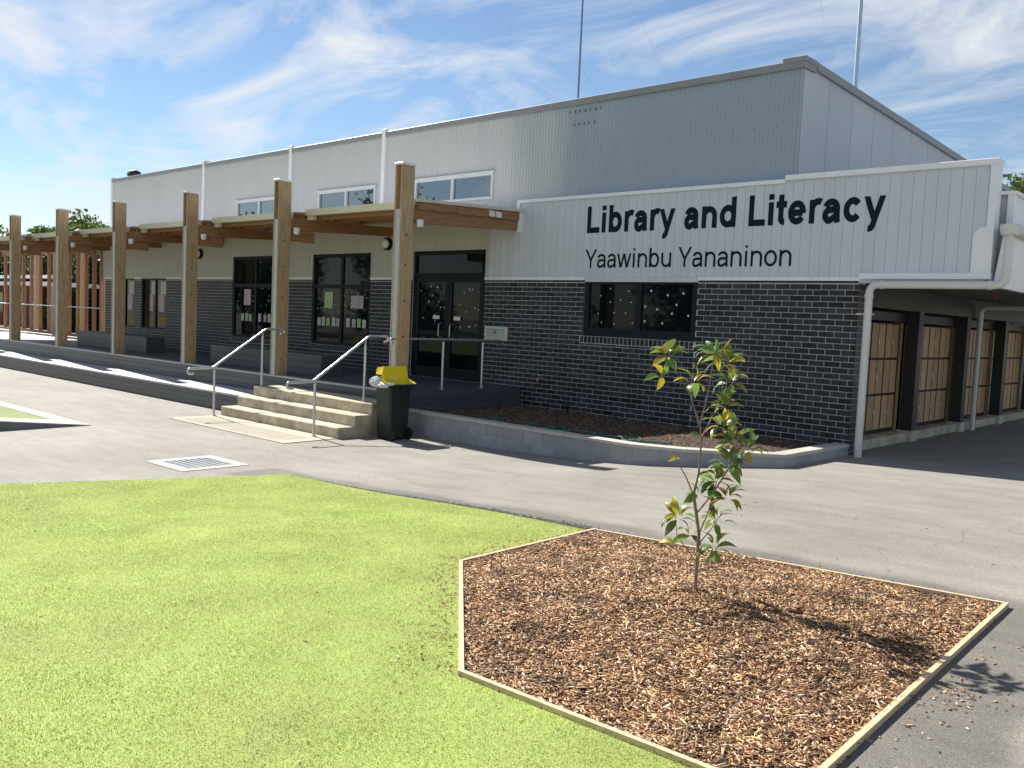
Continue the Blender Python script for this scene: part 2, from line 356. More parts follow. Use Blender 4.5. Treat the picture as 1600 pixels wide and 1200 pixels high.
def chip_material():
    M = bpy.data.materials.new('wood_chips'); M.use_nodes = True; t = M.node_tree; b = t.nodes['Principled BSDF']; b.inputs['Roughness'].default_value = .8
    ge = t.nodes.new('ShaderNodeNewGeometry'); r = t.nodes.new('ShaderNodeValToRGB'); t.links.new(ge.outputs['Random Per Island'], r.inputs[0])
    e = r.color_ramp.elements; e[0].position = 0; e[0].color = (.03, .016, .010, 1); e[1].position = 1; e[1].color = (.88, .72, .52, 1)
    for p_, c_ in ((.2, (.12, .058, .028)), (.42, (.30, .148, .068)), (.66, (.48, .27, .13)), (.88, (.70, .46, .24))):
        q = e.new(p_); q.color = (*c_, 1)
    no = t.nodes.new('ShaderNodeTexNoise'); t.links.new(ge.outputs['Position'], no.inputs['Vector']); no.inputs['Scale'].default_value = 5; no.inputs['Detail'].default_value = 4
    mr = t.nodes.new('ShaderNodeMapRange'); t.links.new(no.outputs['Fac'], mr.inputs[0]); mr.inputs[1].default_value = .33; mr.inputs[2].default_value = .62; mr.inputs[3].default_value = .55; mr.inputs[4].default_value = 1.2
    hs = t.nodes.new('ShaderNodeHueSaturation'); t.links.new(r.outputs[0], hs.inputs['Color']); t.links.new(mr.outputs[0], hs.inputs['Value']); hs.inputs['Saturation'].default_value = 1.0
    t.links.new(hs.outputs[0], b.inputs['Base Color']); return M
m_chip = chip_material()
m_chip2 = mat('shaded_mulch', (.17, .092, .05), .9, .35, 12, rnd='island', ramt=.6, col2=(.33, .185, .10))  # planter chips, the shade over them worked into a darker colour
def chips(n, X, Y, Z, lmin=.012, lmax=.05, tilt=.5):
    n = len(X); l = rng.uniform(lmin, lmax, n) * rng.choice([.6, 1, 1, 1.35, 2.1], n, p=[.25, .3, .3, .13, .02]); wd = rng.uniform(.0010, .0036, n) * rng.choice([1, 1, 1.7], n); th = rng.uniform(.0005, .0016, n)
    yaw = rng.uniform(0, 2 * PI, n); pit = rng.normal(0, tilt * .45, n); rol = rng.normal(0, tilt, n)
    cy, sy, cp, sp, cr_, sr = np.cos(yaw), np.sin(yaw), np.cos(pit), np.sin(pit), np.cos(rol), np.sin(rol)
    ax = np.stack([cy * cp, sy * cp, sp], 1); ay0 = np.stack([-sy, cy, 0 * sy], 1); az0 = np.cross(ax, ay0)
    ay = ay0 * cr_[:, None] + az0 * sr[:, None]; az = np.cross(ax, ay); c = np.stack([X, Y, Z], 1)
    V = []
    for sx, sy_, sz in ((-1, -1, -1), (1, -1, -1), (1, 1, -1), (-1, 1, -1), (-1, -1, 1), (1, -1, 1), (1, 1, 1), (-1, 1, 1)):
        tp = .7 if sx > 0 else 1.
        V.append(c + ax * (sx * l / 2)[:, None] + ay * (sy_ * wd * tp)[:, None] + az * (sz * th)[:, None])
    V = np.stack(V, 1).reshape(-1, 3); b = np.array([(3, 2, 1, 0), (4, 5, 6, 7), (0, 1, 5, 4), (1, 2, 6, 5), (2, 3, 7, 6), (3, 0, 4, 7)])
    return V, (np.arange(n)[:, None, None] * 8 + b[None]).reshape(-1, 4)
n_ = 120000; X = rng.uniform(.7, 3.8, n_); Y = rng.uniform(-9.9, -6.75, n_); k = inpoly(X, Y, BED); X = X[k]; Y = Y[k]
v_, f_ = chips(len(X), X, Y, bedz(X, Y) + rng.uniform(-.004, .010, len(X)), .012, .046)
tag(arr_mesh('wood_mulch', v_, f_, m_chip), 'brown wood chip mulch filling the angular garden bed', 'mulch', kind='stuff')
# stray chips on turf and asphalt beside the bed
n_ = 700; t_ = rng.uniform(0, 1, n_); ab = rng.random(n_) < .55; of = .025 + abs(rng.normal(0, .13, n_))
X = np.where(ab, A_[0] + (B_[0] - A_[0]) * t_ - of, B_[0] + (C_[0] - B_[0]) * t_ - .69 * of); Y = np.where(ab, A_[1] + (B_[1] - A_[1]) * t_, B_[1] + (C_[1] - B_[1]) * t_ - .72 * of)
n2 = 170; cl_ = rng.random(n2) < .6; X = np.concatenate([X, 3.80 + abs(rng.normal(0, .14, n2))]); Y = np.concatenate([Y, np.where(cl_, rng.normal(-8.45, .16, n2), rng.uniform(-9.6, -7.4, n2))])
k = ~inpoly(X, Y, BED); X = X[k]; Y = Y[k]; on_t = inpoly(X, Y, TURF)
n3 = 260; xs3 = rng.uniform(-5, 3.6, n3); ys3 = rng.uniform(-11, -6.9, n3); k = inpoly(xs3, ys3, TURF); xs3 = xs3[k]; ys3 = ys3[k]
X = np.concatenate([X, xs3]); Y = np.concatenate([Y, ys3]); on_t = np.concatenate([on_t, np.ones(len(xs3), bool)])
v_, f_ = chips(len(X), X, Y, gz(X) + np.where(on_t, .013, .004), .007, .024, .15)
tag(arr_mesh('stray_chips', v_, f_, m_chip), 'scattered wood chips spilled outside the timber edging', 'wood chips', kind='stuff')
n_ = 150; X = rng.uniform(-9, 7, n_); Y = rng.uniform(-6.4, -4.4, n_); X[:60] = rng.uniform(3.9, 7, 60); Y[:60] = rng.uniform(-9, -5, 60)
v_, f_ = chips(len(X), X, Y, gz(X) + .003, .008, .03, .1)
tag(arr_mesh('yard_litter', v_, f_, m_chip), 'small dry litter flecks scattered over the asphalt', 'litter', kind='stuff')
n_ = 5200; t_ = rng.uniform(0, 1, n_) ** .8; X = -3.93 + (A_[0] + 3.93) * t_; Y = -6.69 + (A_[1] + 6.69) * t_ + abs(rng.normal(0, .055, n_)) * (.3 + t_) - .01
e_ = rng.uniform(0, 1, 1200); X = np.concatenate([X, A_[0] + (D_[0] - A_[0]) * e_]); Y = np.concatenate([Y, A_[1] + (D_[1] - A_[1]) * e_ + .02 + abs(rng.normal(0, .06, 1200))])
v_, f_ = chips(len(X), X, Y, gz(X) + .004, .004, .014, .1)
tag(arr_mesh('edge_grit', v_, f_, mat('dark_grit', (.07, .06, .05), .9, .3, 30, rnd='island', ramt=.6)), 'dark grit gathered along the back edge of the lawn', 'grit', kind='stuff')
ed = thing('timber_edging', 'pale treated pine edging boards around the mulch bed', 'edging', (.7, -6.9, g(.7)))
for (a, b) in ((A_, B_), (B_, C_), (C_, E_), (E_, D_), (D_, A_)):
    d = Vector((b[0] - a[0], b[1] - a[1], 0)).normalized(); nn = Vector((d.y, -d.x, 0)) * .0125
    mb = MB(); Ls = math.hypot(b[0] - a[0], b[1] - a[1]); k = max(2, int(Ls / .5))
    for i in range(k):
        p = Vector((a[0], a[1], 0)).lerp(Vector((b[0], b[1], 0)), i / k); q = Vector((a[0], a[1], 0)).lerp(Vector((b[0], b[1], 0)), (i + 1) / k)
        if i == k - 1: q = q + d * .012
        if i == 0: p = p - d * .012
        zp, zq = g(p.x), g(q.x); hh = .030
        mb.hexa([(p - nn).to_tuple()[:2] + (zp - .05,), (q - nn).to_tuple()[:2] + (zq - .05,), (q + nn).to_tuple()[:2] + (zq - .05,), (p + nn).to_tuple()[:2] + (zp - .05,)],
                [(p - nn).to_tuple()[:2] + (zp + hh,), (q - nn).to_tuple()[:2] + (zq + hh,), (q + nn).to_tuple()[:2] + (zq + hh,), (p + nn).to_tuple()[:2] + (zp + hh,)])
    mb.build('edging_board', m_edge, ed)

# raised turf ramp at far left with concrete border
def rz(y): return -.27 + .1 * max(0, -6.76 - y)
rp = thing('turf_ramp', 'raised turf platform with white concrete border left of the drain', 'platform', (-9.5, -6.8, -.27))
P = [(-9.5, -6.76), (-30, -7.1), (-30, -16), (-9.55, -16)]
MB().prism(P, -.3, [rz(p[1]) - .004 for p in P]).build('ramp_body', mat('shaded_concrete', (.20, .20, .21), .85, .15, 5), rp)
for q in ([(-9.5, -6.76), (-30, -7.1), (-30, -7.5), (-10.1, -7.1)], [(-9.5, -6.76), (-10.1, -7.1), (-9.75, -16), (-9.55, -16)]):
    MB().prism(q, [rz(p[1]) - .02 for p in q], [rz(p[1]) + .012 for p in q]).build('concrete_border', m_concp, rp)
q = [(-10.1, -7.1), (-30, -7.5), (-30, -16), (-9.75, -16)]
MB().prism(q, [rz(p[1]) - .02 for p in q], [rz(p[1]) + .006 for p in q]).build('ramp_turf', mat('ramp_turf', (.16, .21, .05), .85, .15, 2, .4, 200, fine=.25), rp)

# drain grate
dg = thing('drain_grate', 'square steel stormwater grate in a white concrete surround', 'drain', (-5.35, -7.12, -.262))
x0, x1, y0, y1 = -5.83, -4.88, -7.57, -6.68; bw = .13
zt = lambda x: g(x) + .008
for (a, b, c, d) in ((x0, x1, y0, y0 + bw), (x0, x1, y1 - bw, y1), (x0, x0 + bw, y0 + bw, y1 - bw), (x1 - bw, x1, y0 + bw, y1 - bw)):
    MB().prism([(a, c), (b, c), (b, d), (a, d)], -.4, [zt(a), zt(b), zt(b), zt(a)]).build('concrete_surround', m_concp, dg)
MB().prism([(x0 + bw, y0 + bw), (x1 - bw, y0 + bw), (x1 - bw, y1 - bw), (x0 + bw, y1 - bw)], -.4, [g(x0) + .001, g(x1) + .001, g(x1) + .001, g(x0) + .001]).build('pit', m_vent, dg)
for i in range(8):
    y = y0 + bw + .02 + i * (y1 - y0 - 2 * bw - .04) / 7
    MB().hexa([(x0 + bw, y - .007, -.28), (x1 - bw, y - .007, -.27), (x1 - bw, y + .007, -.27), (x0 + bw, y + .007, -.28)],
              [(x0 + bw, y - .007, zt(x0)), (x1 - bw, y - .007, zt(x1)), (x1 - bw, y + .007, zt(x1)), (x0 + bw, y + .007, zt(x0))]).build('grate_bar', m_galv, dg)
m_bar = mat('dull_steel', (.16, .20, .22), .5, .15, 14, metal=.3)
for i in range(20):
    x = x0 + bw + .025 + i * .0345; MB().box(x - .006, x + .006, y0 + bw, y1 - bw, -.28, g(x) + .004).build('cross_bar', m_bar, dg)

# ------------------------------------------------------------------ library building
lib = thing('library_building', 'long library building with dark brick base and pale cladding', 'building', (-12, 0, 0))
ZT = 2.48; W1 = (-4.93, -2.61, 1.487, 2.52); DOOR = (-9.62, -7.43, .43, 3.08); W2 = (-13.30, -11.05, .93, 3.08); W3 = (-17.0, -14.75, .93, 3.08)
W4 = (-22.45, -20.80, .95, 2.52); W5 = (-23.67, -22.94, .95, 2.52)
OPEN = [W1, DOOR, W2, W3, W4, W5]
def rects(x0, x1, z0, z1, ops):
    xs_ = sorted({x0, x1, *[min(max(o[i], x0), x1) for o in ops for i in (0, 1)]}); res = []
    for a, b in zip(xs_[:-1], xs_[1:]):
        c = (a + b) / 2; zs = z0
        for o in sorted([o for o in ops if o[0] < c < o[1]], key=lambda o: o[2]):
            if o[2] > zs: res.append((a, b, zs, min(o[2], z1)))
            zs = max(zs, o[3])
        if zs < z1: res.append((a, b, zs, z1))
    return res
wall = MB()
for (a, b, c, d) in rects(-25.1, -.02, -.3, 2.482, OPEN): wall.box(a, b, -.004, .22, c, d)
wall.box(-.16, -.004, -.0, .24, -.3, 2.46)
bw_o = wall.build('brick_wall', m_mortar, lib)
bme = MB().box(-.115, .115, -.0085, .01, -.0385, .0385).mesh('brick', bevel=.0015); bme.materials.append(m_brick_o)
cut = list(OPEN) + [(W1[0] - .06, W1[1] - .012, W1[2] - .128, W1[2])] + [(o[0] - .01, o[1], o[2] - .128, o[2]) for o in (W2, W3)]
near = []; far = MB()
def clip(seg, o):
    """part of a brick (x0, x1, z0, z1) left over outside an opening"""
    a, b, c, d = seg
    if b <= o[0] or a >= o[1] or d <= o[2] or c >= o[3]: return [seg]
    out_ = []
    if a < o[0]: out_.append((a, o[0], c, d))
    if b > o[1]: out_.append((o[1], b, c, d))
    xa_, xb_ = max(a, o[0]), min(b, o[1])
    if o[2] - c > .02: out_.append((xa_, xb_, c, o[2] - .006))
    if d - o[3] > .02: out_.append((xa_, xb_, o[3] + .006, d))
    return out_
for j in range(-1, 30):
    zc = 2.433 - .086 * j - .043; hz = .038
    if j == -1: zc, hz = 2.459, .014
    off = .12 if j % 2 else 0
    for i in range(0, 108):
        xb = -.078 - off - .24 * i; iv = [(xb - .23, xb)]
        if i == 0: iv.append((-.188 if off else -.068, -.012))
        for (a, b) in iv:
            if b < -25.05: continue
            segs = [(max(a, -25.09), b, zc - hz, zc + hz)]
            for o in cut: segs = [q for sg in segs for q in clip(sg, o)]
            if a < -2.62 < b and zc < W1[2] - .1: segs = [q for sg in segs for q in ((sg[0], min(sg[1], -2.624), sg[2], sg[3]), (max(sg[0], -2.616), sg[1], sg[2], sg[3])) if q[1] - q[0] > .02]
            for (p, q, c, d) in segs:
                zlow = .43 if q < -6.4 else (.02 if q < -.15 else -.05)
                if q - p < .025 or d < zlow: continue
                near.append((p, q, (c + d) / 2, (d - c) / 2))
near.sort(key=lambda s_: -s_[1])
full = near[:300]
for (p, q, zc, hz) in full:
    inst('brick', bme, bw_o, ((p + q) / 2, 0, zc), scale=((q - p) / .23, 1, hz / .038))
for (p, q, zc, hz) in near[300:]: far.box(p, q, -.008, .01, zc - hz, zc + hz)
tag(far.build('brick_courses', m_brick_i, bw_o), kind='stuff')
ret = MB()                                                     # short return of the corner
for j in range(0, 30):
    zc = 2.433 - .086 * j - .043
    if j % 2: ret.box(-.02, .01, -.002, .225, zc - .038, zc + .038)
    else: ret.box(-.02, .01, -.002, .105, zc - .038, zc + .038); ret.box(-.02, .01, .115, .225, zc - .038, zc + .038)
tag(ret.build('return_bricks', m_brick_i, bw_o), kind='stuff')

star = MB(); pts = []
for k in range(10):
    a = k * PI / 5 + PI / 2; rr = .028 if k % 2 == 0 else .013; pts.append((rr * math.cos(a), rr * math.sin(a)))
star.add([(x, -.001, z) for x, z in pts] + [(x, .001, z) for x, z in pts], [tuple(range(10)), tuple(range(19, 9, -1))] + [(i, (i + 1) % 10, (i + 1) % 10 + 10, i + 10) for i in range(10)])
star_me = star.mesh('paper_star'); star_me.materials.append(m_paper)
def frame_boxes(mb, x0, x1, z0, z1, f, y0, y1, bars=(), hbars=()):
    mb.box(x0, x0 + f, y0, y1, z0, z1); mb.box(x1 - f, x1, y0, y1, z0, z1)
    mb.box(x0 + f, x1 - f, y0 + .001, y1, z0, z0 + f); mb.box(x0 + f, x1 - f, y0 + .001, y1, z1 - f, z1)
    for b in bars: mb.box(b - f * .6, b + f * .6, y0 + .002, y1, z0 + f, z1 - f)
    for h in hbars: mb.box(x0 + f, x1 - f, y0 + .003, y1, h - f * .6, h + f * .6)
def window(o, f, bars=(), hbars=(), M=m_frame, G=m_glass, y=.012, name='window', base=0):
    x0, x1, z0, z1 = o; z1 -= .004; x0 += .004; x1 -= .004
    mb = MB(); frame_boxes(mb, x0, x1, z0, z1, f, y, y + .07, bars, hbars)
    if base: mb.box(x0 + f, x1 - f, y + .004, y + .06, z0 + f, z0 + f + base)
    wn = mb.build(name, M, lib)
    xe = [x0 + f * .9, *bars, x1 - f * .9]; ze = [z0 + f * .9 + base, *hbars, z1 - f * .9]
    for a, b in zip(xe[:-1], xe[1:]):
        for c, d in zip(ze[:-1], ze[1:]): MB().box(a, b, y + .030, y + .036, c, d).build('pane', G, wn)
    return wn
def stars(wn, lst, y):
    for (x, z, s_) in lst: inst('paper_star', star_me, wn, (x, y, z), (0, random.uniform(0, 1), 0), (s_, 1, s_))
def sill(wn, x0, x1, zt, n, h=.115):
    me = MB().box(-.038, .038, -.004, .02, -h / 2, h / 2).mesh('sill_brick', bevel=.003); me.materials.append(m_brick_o)
    MB().box(x0 - .01, x1, -.0065, .0, zt - h - .012, zt - .001).build('sill_bed', m_mortar, wn)
    for i in range(n): inst('sill_brick', me, wn, (x0 + (i + .5) * (x1 - x0) / n, -.007, zt - h / 2 - .006))
w1 = window(W1, .10, [-3.76], y=.012, base=.05)
st1 = [(880 + a / 6, 420 + b / 6) for a, b in ((338, 245), (430, 178), (605, 205), (435, 308), (532, 288), (635, 312), (320, 420), (477, 412), (587, 415), (358, 505), (480, 518), (655, 508), (812, 207), (962, 250), (1097, 235), (765, 350), (875, 378), (1043, 338), (1007, 418), (1148, 437), (768, 490), (927, 507))]
stars(w1, [(-4.93 + (x - 911.) * 2.32 / 173.5 * (1 + .0), 2.46 - (y - 437 - (x - 911) * .03) / 92. , .62 if x < 1000 else .95) for x, y in st1], .039)
sill(w1, W1[0] - .05, W1[1] - .02, W1[2], 27)

# entrance door: two leaves with transom
dx0, dx1, dz0, dz1 = DOOR
dr = MB(); frame_boxes(dr, dx0 + .004, dx1 - .004, dz0, dz1 - .004, .07, .03, .11, (), (2.58,))
dr_o = dr.build('door', m_frame, lib)
dm = (dx0 + dx1) / 2
for (a, b) in ((dx0 + .075, dm - .004), (dm + .004, dx1 - .075)):
    lf = MB(); frame_boxes(lf, a, b, dz0 + .01, 2.535, .10, .04, .09, (), ()); lf.box(a + .1, b - .1, .042, .088, 1.33, 1.42); lf.box(a + .1, b - .1, .042, .088, .54, .66)
    lf.build('door_leaf', m_frame, dr_o)
    MB().box(a + .09, b - .09, .066, .072, .66, 1.33).build('pane', m_glass, dr_o); MB().box(a + .09, b - .09, .066, .072, 1.42, 2.45).build('pane', m_glass, dr_o)
for a, b in ((dx0 + .07, dm), (dm, dx1 - .07)): MB().box(a, b, .066, .072, 2.62, 3.02).build('pane', m_glass, dr_o)
for x in (dm - .17, dm + .17):
    MB().tube([(x, .04, 1.29), (x, -.03, 1.29), (x, -.05, 1.31), (x, -.05, 1.55), (x, -.03, 1.57), (x, .04, 1.57)], .012, 8).build('door_handle', m_tube, dr_o, True)
for (x, z) in ((-8.87, 1.70), (-8.24, 1.69)): MB().box(x - .1, x + .1, .033, .038, z - .035, z + .04).build('door_notice', m_paper, dr_o)
rs = random.Random(3); stars(dr_o, [(rs.uniform(dx0 + .2, dm - .14) if k % 2 else rs.uniform(dm + .14, dx1 - .2), rs.uniform(1.48, 2.4), .75) for k in range(26)], .063)

pap = [mat('paper_' + n_, c_, .6, .45, 40, col2=c2_) for n_, c_, c2_ in (('green', (.25, .42, .14), (.5, .6, .3)), ('blue', (.18, .28, .5), (.6, .45, .45)), ('pink', (.5, .33, .42), (.6, .5, .55)), ('cream', (.5, .5, .45), (.6, .6, .55)), ('yellow', (.55, .36, .05), (.62, .45, .1)))]
w2 = window(W2, .075, [-12.15], [2.32], y=.012)
w3 = window(W3, .075, [-15.9], [2.32], y=.012)
for (wn, x0, x1, z0, z1, mm) in ((w2, -12.84, -12.51, 1.80, 2.19, 0), (w2, -11.81, -11.34, 1.82, 2.11, 1), (w3, -16.48, -16.15, 1.80, 2.22, 2)):
    MB().box(x0, x1, .032, .036, z0, z1).build('poster', pap[mm], wn)
for wn, xa in ((w2, (-13.1, -12.93, -12.74, -12.52, -12.36, -11.96, -11.74, -11.55, -11.36)), (w3, (-16.6, -16.4, -16.22, -15.75, -15.5, -15.3))):
    for i, x in enumerate(xa): MB().box(x, x + .13, .032, .036, 1.38, 1.57 + .02 * (i % 2)).build('small_card', pap[(3, 2, 0, 3, 1)[i % 5]], wn)
    rs = random.Random(int(-xa[0])); o = W2 if wn is w2 else W3
    stars(wn, [(rs.uniform(o[0] + .15, o[1] - .15), rs.uniform(1.6, 2.28), .7) for k in range(26)], .038)
sill(w2, W2[0], W2[1], W2[2], 26); sill(w3, W3[0], W3[1], W3[2], 26)
w4 = window(W4, .06, [-21.55], y=.012); w5 = window(W5, .06, y=.012)
for wn, x0, x1 in ((w4, -21.95, -21.62), (w4, -21.35, -20.9), (w5, -23.5, -23.05)):
    for i in range(8):
        for j in range(5):
            if (i + j) % 2: 
                xx = x0 + (x1 - x0) * i / 8; MB().box(xx, xx + (x1 - x0) / 8, .032, .036, 1.07 + j * .05, 1.12 + j * .05).build('yellow_card', pap[4], wn)
    MB().box(x0, x1 - .1, .032, .036, 1.5, 2.0).build('poster', pap[2], wn); MB().box(x0 + .1, x1, .032, .036, 2.02, 2.4).build('poster', pap[3], wn)

# white trim over the bricks
for (a, b) in ((-2.61, .03), (-7.43, -4.93), (-11.05, -9.62), (-14.75, -13.30), (-20.8, -17.0), (-22.94, -22.45), (-25.12, -23.67)): MB().box(a, b, -.03, .02, 2.478, 2.532).build('brick_trim', m_white, lib)
# cladding boards
MB().box(-6.55, 1.62, -.004, .16, 2.45, 3.93).build('cladding_backing', m_clad, lib)
bk = MB()
for (a, b, c, d) in rects(-25.1, -6.55, 2.5, 3.86, [DOOR, W2, W3]): bk.box(a, b, -.003, .1, c, d)
bk.build('rear_cladding_backing', m_cladc, lib)
pitch = .1565
bdm = MB().box(-pitch / 2 + .0022, pitch / 2 - .0022, -.012, .0, 0, 1).mesh('cladding_board', bevel=.001); bdm.materials.append(m_clad)
x = 1.585; farb = MB()
while x > -25.2:
    a, b = x - pitch, x; z0 = 2.534; z1 = 3.94 if x > -6.5 else 3.82
    seg = [o for o in (DOOR, W2, W3) if not (b < o[0] or a > o[1])]
    if seg: z0 = 3.10
    if x > 0.08: z0 = 2.585
    if x > -7.3: inst('cladding_board', bdm, lib, (x - pitch / 2, 0, z0), scale=(1, 1, z1 - z0))
    else: farb.box(a + .002, b - .002, -.010, .0, z0, z1)
    x -= pitch
tag(farb.build('cladding_boards', m_cladc, lib), kind='stuff')
# openings trims above brick height
for o in (DOOR, W2, W3):
    jm = MB(); jm.box(o[0] - .03, o[0] + .002, -.016, .05, 2.534, o[3]); jm.box(o[1] - .002, o[1] + .03, -.016, .05, 2.534, o[3]); jm.box(o[0] - .03, o[1] + .03, -.018, .05, o[3], o[3] + .03); jm.build('opening_trim', m_cladc, lib)
# parapet capping of the sign wall
MB().box(-6.62, -1.21, -.045, .19, 3.925, 3.99).build('parapet_capping', m_white, lib, bevel=.006)
MB().box(-1.21, 1.70, -.045, .19, 3.965, 4.045).build('parapet_capping', m_white, lib, bevel=.006)
MB().box(-1.25, 1.60, -.0035, .05, 3.931, 3.97).build('capping_backing', m_clad, lib)
wt = MB(); wt.box(1.60, 1.69, -.034, .17, 3.17, 3.97)
wt.add([(1.45, -.034, 2.585), (1.69, -.034, 2.585), (1.69, -.034, 3.17), (1.53, -.034, 3.17), (1.45, -.034, 3.09), (1.45, .17, 2.585), (1.69, .17, 2.585), (1.69, .17, 3.17), (1.53, .17, 3.17), (1.45, .17, 3.09)],
       [(0, 1, 2, 3, 4), (9, 8, 7, 6, 5), (0, 5, 6, 1), (1, 6, 7, 2), (2, 7, 8, 3), (3, 8, 9, 4), (4, 9, 5, 0)])
wt.build('corner_trim', m_white, lib)
MB().box(.0, 1.70, -.05, .16, 2.50, 2.585).build('fascia_trim', m_white, lib, bevel=.004)
MB().box(-6.63, -6.555, -.05, .1, 3.38, 3.93).build('cladding_end_trim', m_white, lib)
# lettering
def arc(cx, cy, rx, ry, a0, a1, n=18): return [(cx + rx * math.cos(math.radians(a0 + (a1 - a0) * i / n)), cy + ry * math.sin(math.radians(a0 + (a1 - a0) * i / n))) for i in range(n + 1)]
def glyph(c, w, xh):
    """centre lines of a grotesque letter, cap height 716; returns (advance, strokes)"""
    h = w / 2; B = w > 110; q = 1.0 if B else .93
    W_ = {'n': 611, 'b': 611, 'd': 611, 'u': 611, 'o': 611, 'a': 570, 'e': 575, 'c': 560, 'r': 395, 't': 335, 'i': 278, 'L': 600, 'y': 560, 'Y': 660, 'w': 778, ' ': 290}[c] * q
    l = 66 + h; r = W_ - 50 - h; m_ = (l + r) / 2; ry = (xh - w) / 2 + 6; cy = xh / 2
    if c == ' ': return W_, []
    if c == 'L': return W_, [[(l + 4, 0), (l + 4, 716)], [(l + 4 - h, h), (W_ - 30, h)]]
    if c == 'i': return W_, [[(W_ / 2, 0), (W_ / 2, xh)], [(W_ / 2, 716 - min(w, 127)), (W_ / 2, 716)]]
    if c == 'o': return W_, [arc(W_ / 2, cy, W_ / 2 - 36 - h, ry, 0, 360, 36)]
    if c == 'b': return W_, [[(l, 0), (l, 716)], arc(m_ + 4, cy, (r - l) / 2 + 4, ry, -178, 178, 32)]
    if c == 'd': return W_, [[(r, 0), (r, 716)], arc(m_ - 4, cy, (r - l) / 2 + 14, ry, 2, 358, 32)]
    if c == 'n': return W_, [[(l, 0), (l, xh)], arc(m_, xh - (r - l) / 2 - h + 6, (r - l) / 2, (r - l) / 2 - 6, 176, 0, 16) + [(r, 0)]]
    if c == 'u': return W_, [[(r, 0), (r, xh)], [(l, xh)] + arc(m_, (r - l) / 2 + h - 6, (r - l) / 2, (r - l) / 2 - 6, 180, 356, 16)]
    if c == 'r': return W_, [[(l, 0), (l, xh)], arc(l + 168, xh - 190 - h * .55, 168, 190, 178, 62, 12)]
    if c == 't': return W_, [[(W_ * .47, 690), (W_ * .47, h + 90)] + arc(W_ * .47 + 100, h + 78, 100, 84, 180, 275, 8), [(14, xh - h * .85), (W_ - 18, xh - h * .85)]]
    if c == 'c': return W_, [arc(W_ / 2 + 4, cy, W_ / 2 - 36 - h, ry, 38, 322, 30)]
    if c == 'e': return W_, [[(l - 20, cy - 4), (W_ - 38 - w * .6, cy - 4)], arc(W_ / 2 + 2, cy, W_ / 2 - 36 - h, ry, -6, 326, 34)]
    if c == 'a':
        R_ = W_ - 62 - h; L_ = 46 + h
        top = arc((L_ + R_) / 2, xh - 135 - h, (R_ - L_) / 2, 138, 165, 0, 16) + [(R_, 200), (R_ + 6, 90), (R_ + 22, 0)]
        bowl = [(R_, xh * .56), ((L_ + R_) / 2 + 40, xh * .54)] + arc(L_ + 105, xh * .27 + h * .35, 105, xh * .27 - h * .35, 88, 272, 14) + [((L_ + R_) / 2 + 30, h + 14), (R_ - 20, h + 75), (R_, h + 130)]
        return W_, [top, bowl]
    if c == 'y': return W_, [[(h * .95 + 8, xh), (W_ / 2 + 4, 40)], [(W_ - h * .95 - 8, xh), (W_ / 2 - 14, -70)] + arc(W_ / 2 - 120, -60, 104, 96, -12, -100, 8)]
    if c == 'Y': return W_, [[(W_ / 2, 0), (W_ / 2, 320)], [(h + 6, 716), (W_ / 2, 290)], [(W_ - h - 6, 716), (W_ / 2, 290)]]
    if c == 'w':
        a, b = h + 8, W_ - h - 8; return W_, [[(a, xh), (a + (b - a) * .25, 0)], [(a + (b - a) * .25, 0), (W_ / 2, xh)], [(W_ / 2, xh), (a + (b - a) * .75, 0)], [(a + (b - a) * .75, 0), (b, xh)]]
def ribbon(P, w, lo=None, hi=None):
    P = [Vector((p[0], p[1])) for p in P]; Lq, Rq = [], []; closed = (P[0] - P[-1]).length < 1e-3
    n = len(P)
    for i in range(n):
        if closed: a, b = P[(i - 1) % (n - 1)], P[(i + 1) % (n - 1)]
        else: a, b = P[max(i - 1, 0)], P[min(i + 1, n - 1)]
        d0 = (P[i] - a).normalized() if (P[i] - a).length > 1e-6 else (b - P[i]).normalized(); d1 = (b - P[i]).normalized() if (b - P[i]).length > 1e-6 else d0
        t = (d0 + d1).normalized(); nn = Vector((-t.y, t.x)); k = 1 / max(.55, math.sqrt(max(.05, (1 + d0.dot(d1)) / 2)))
        Lq.append(P[i] + nn * w / 2 * k); Rq.append(P[i] - nn * w / 2 * k)
    if lo is not None:                       # diagonal strokes are cut level
        for i, ref in ((0, P[0]), (n - 1, P[-1])):
            d = (P[1] - P[0] if i == 0 else P[-1] - P[-2]).normalized()
            if abs(d.y) > .3 and abs(d.x) > .05:
                for Q in (Lq, Rq): Q[i] = Q[i] + d * ((ref.y - Q[i].y) / d.y)
    return Lq, Rq
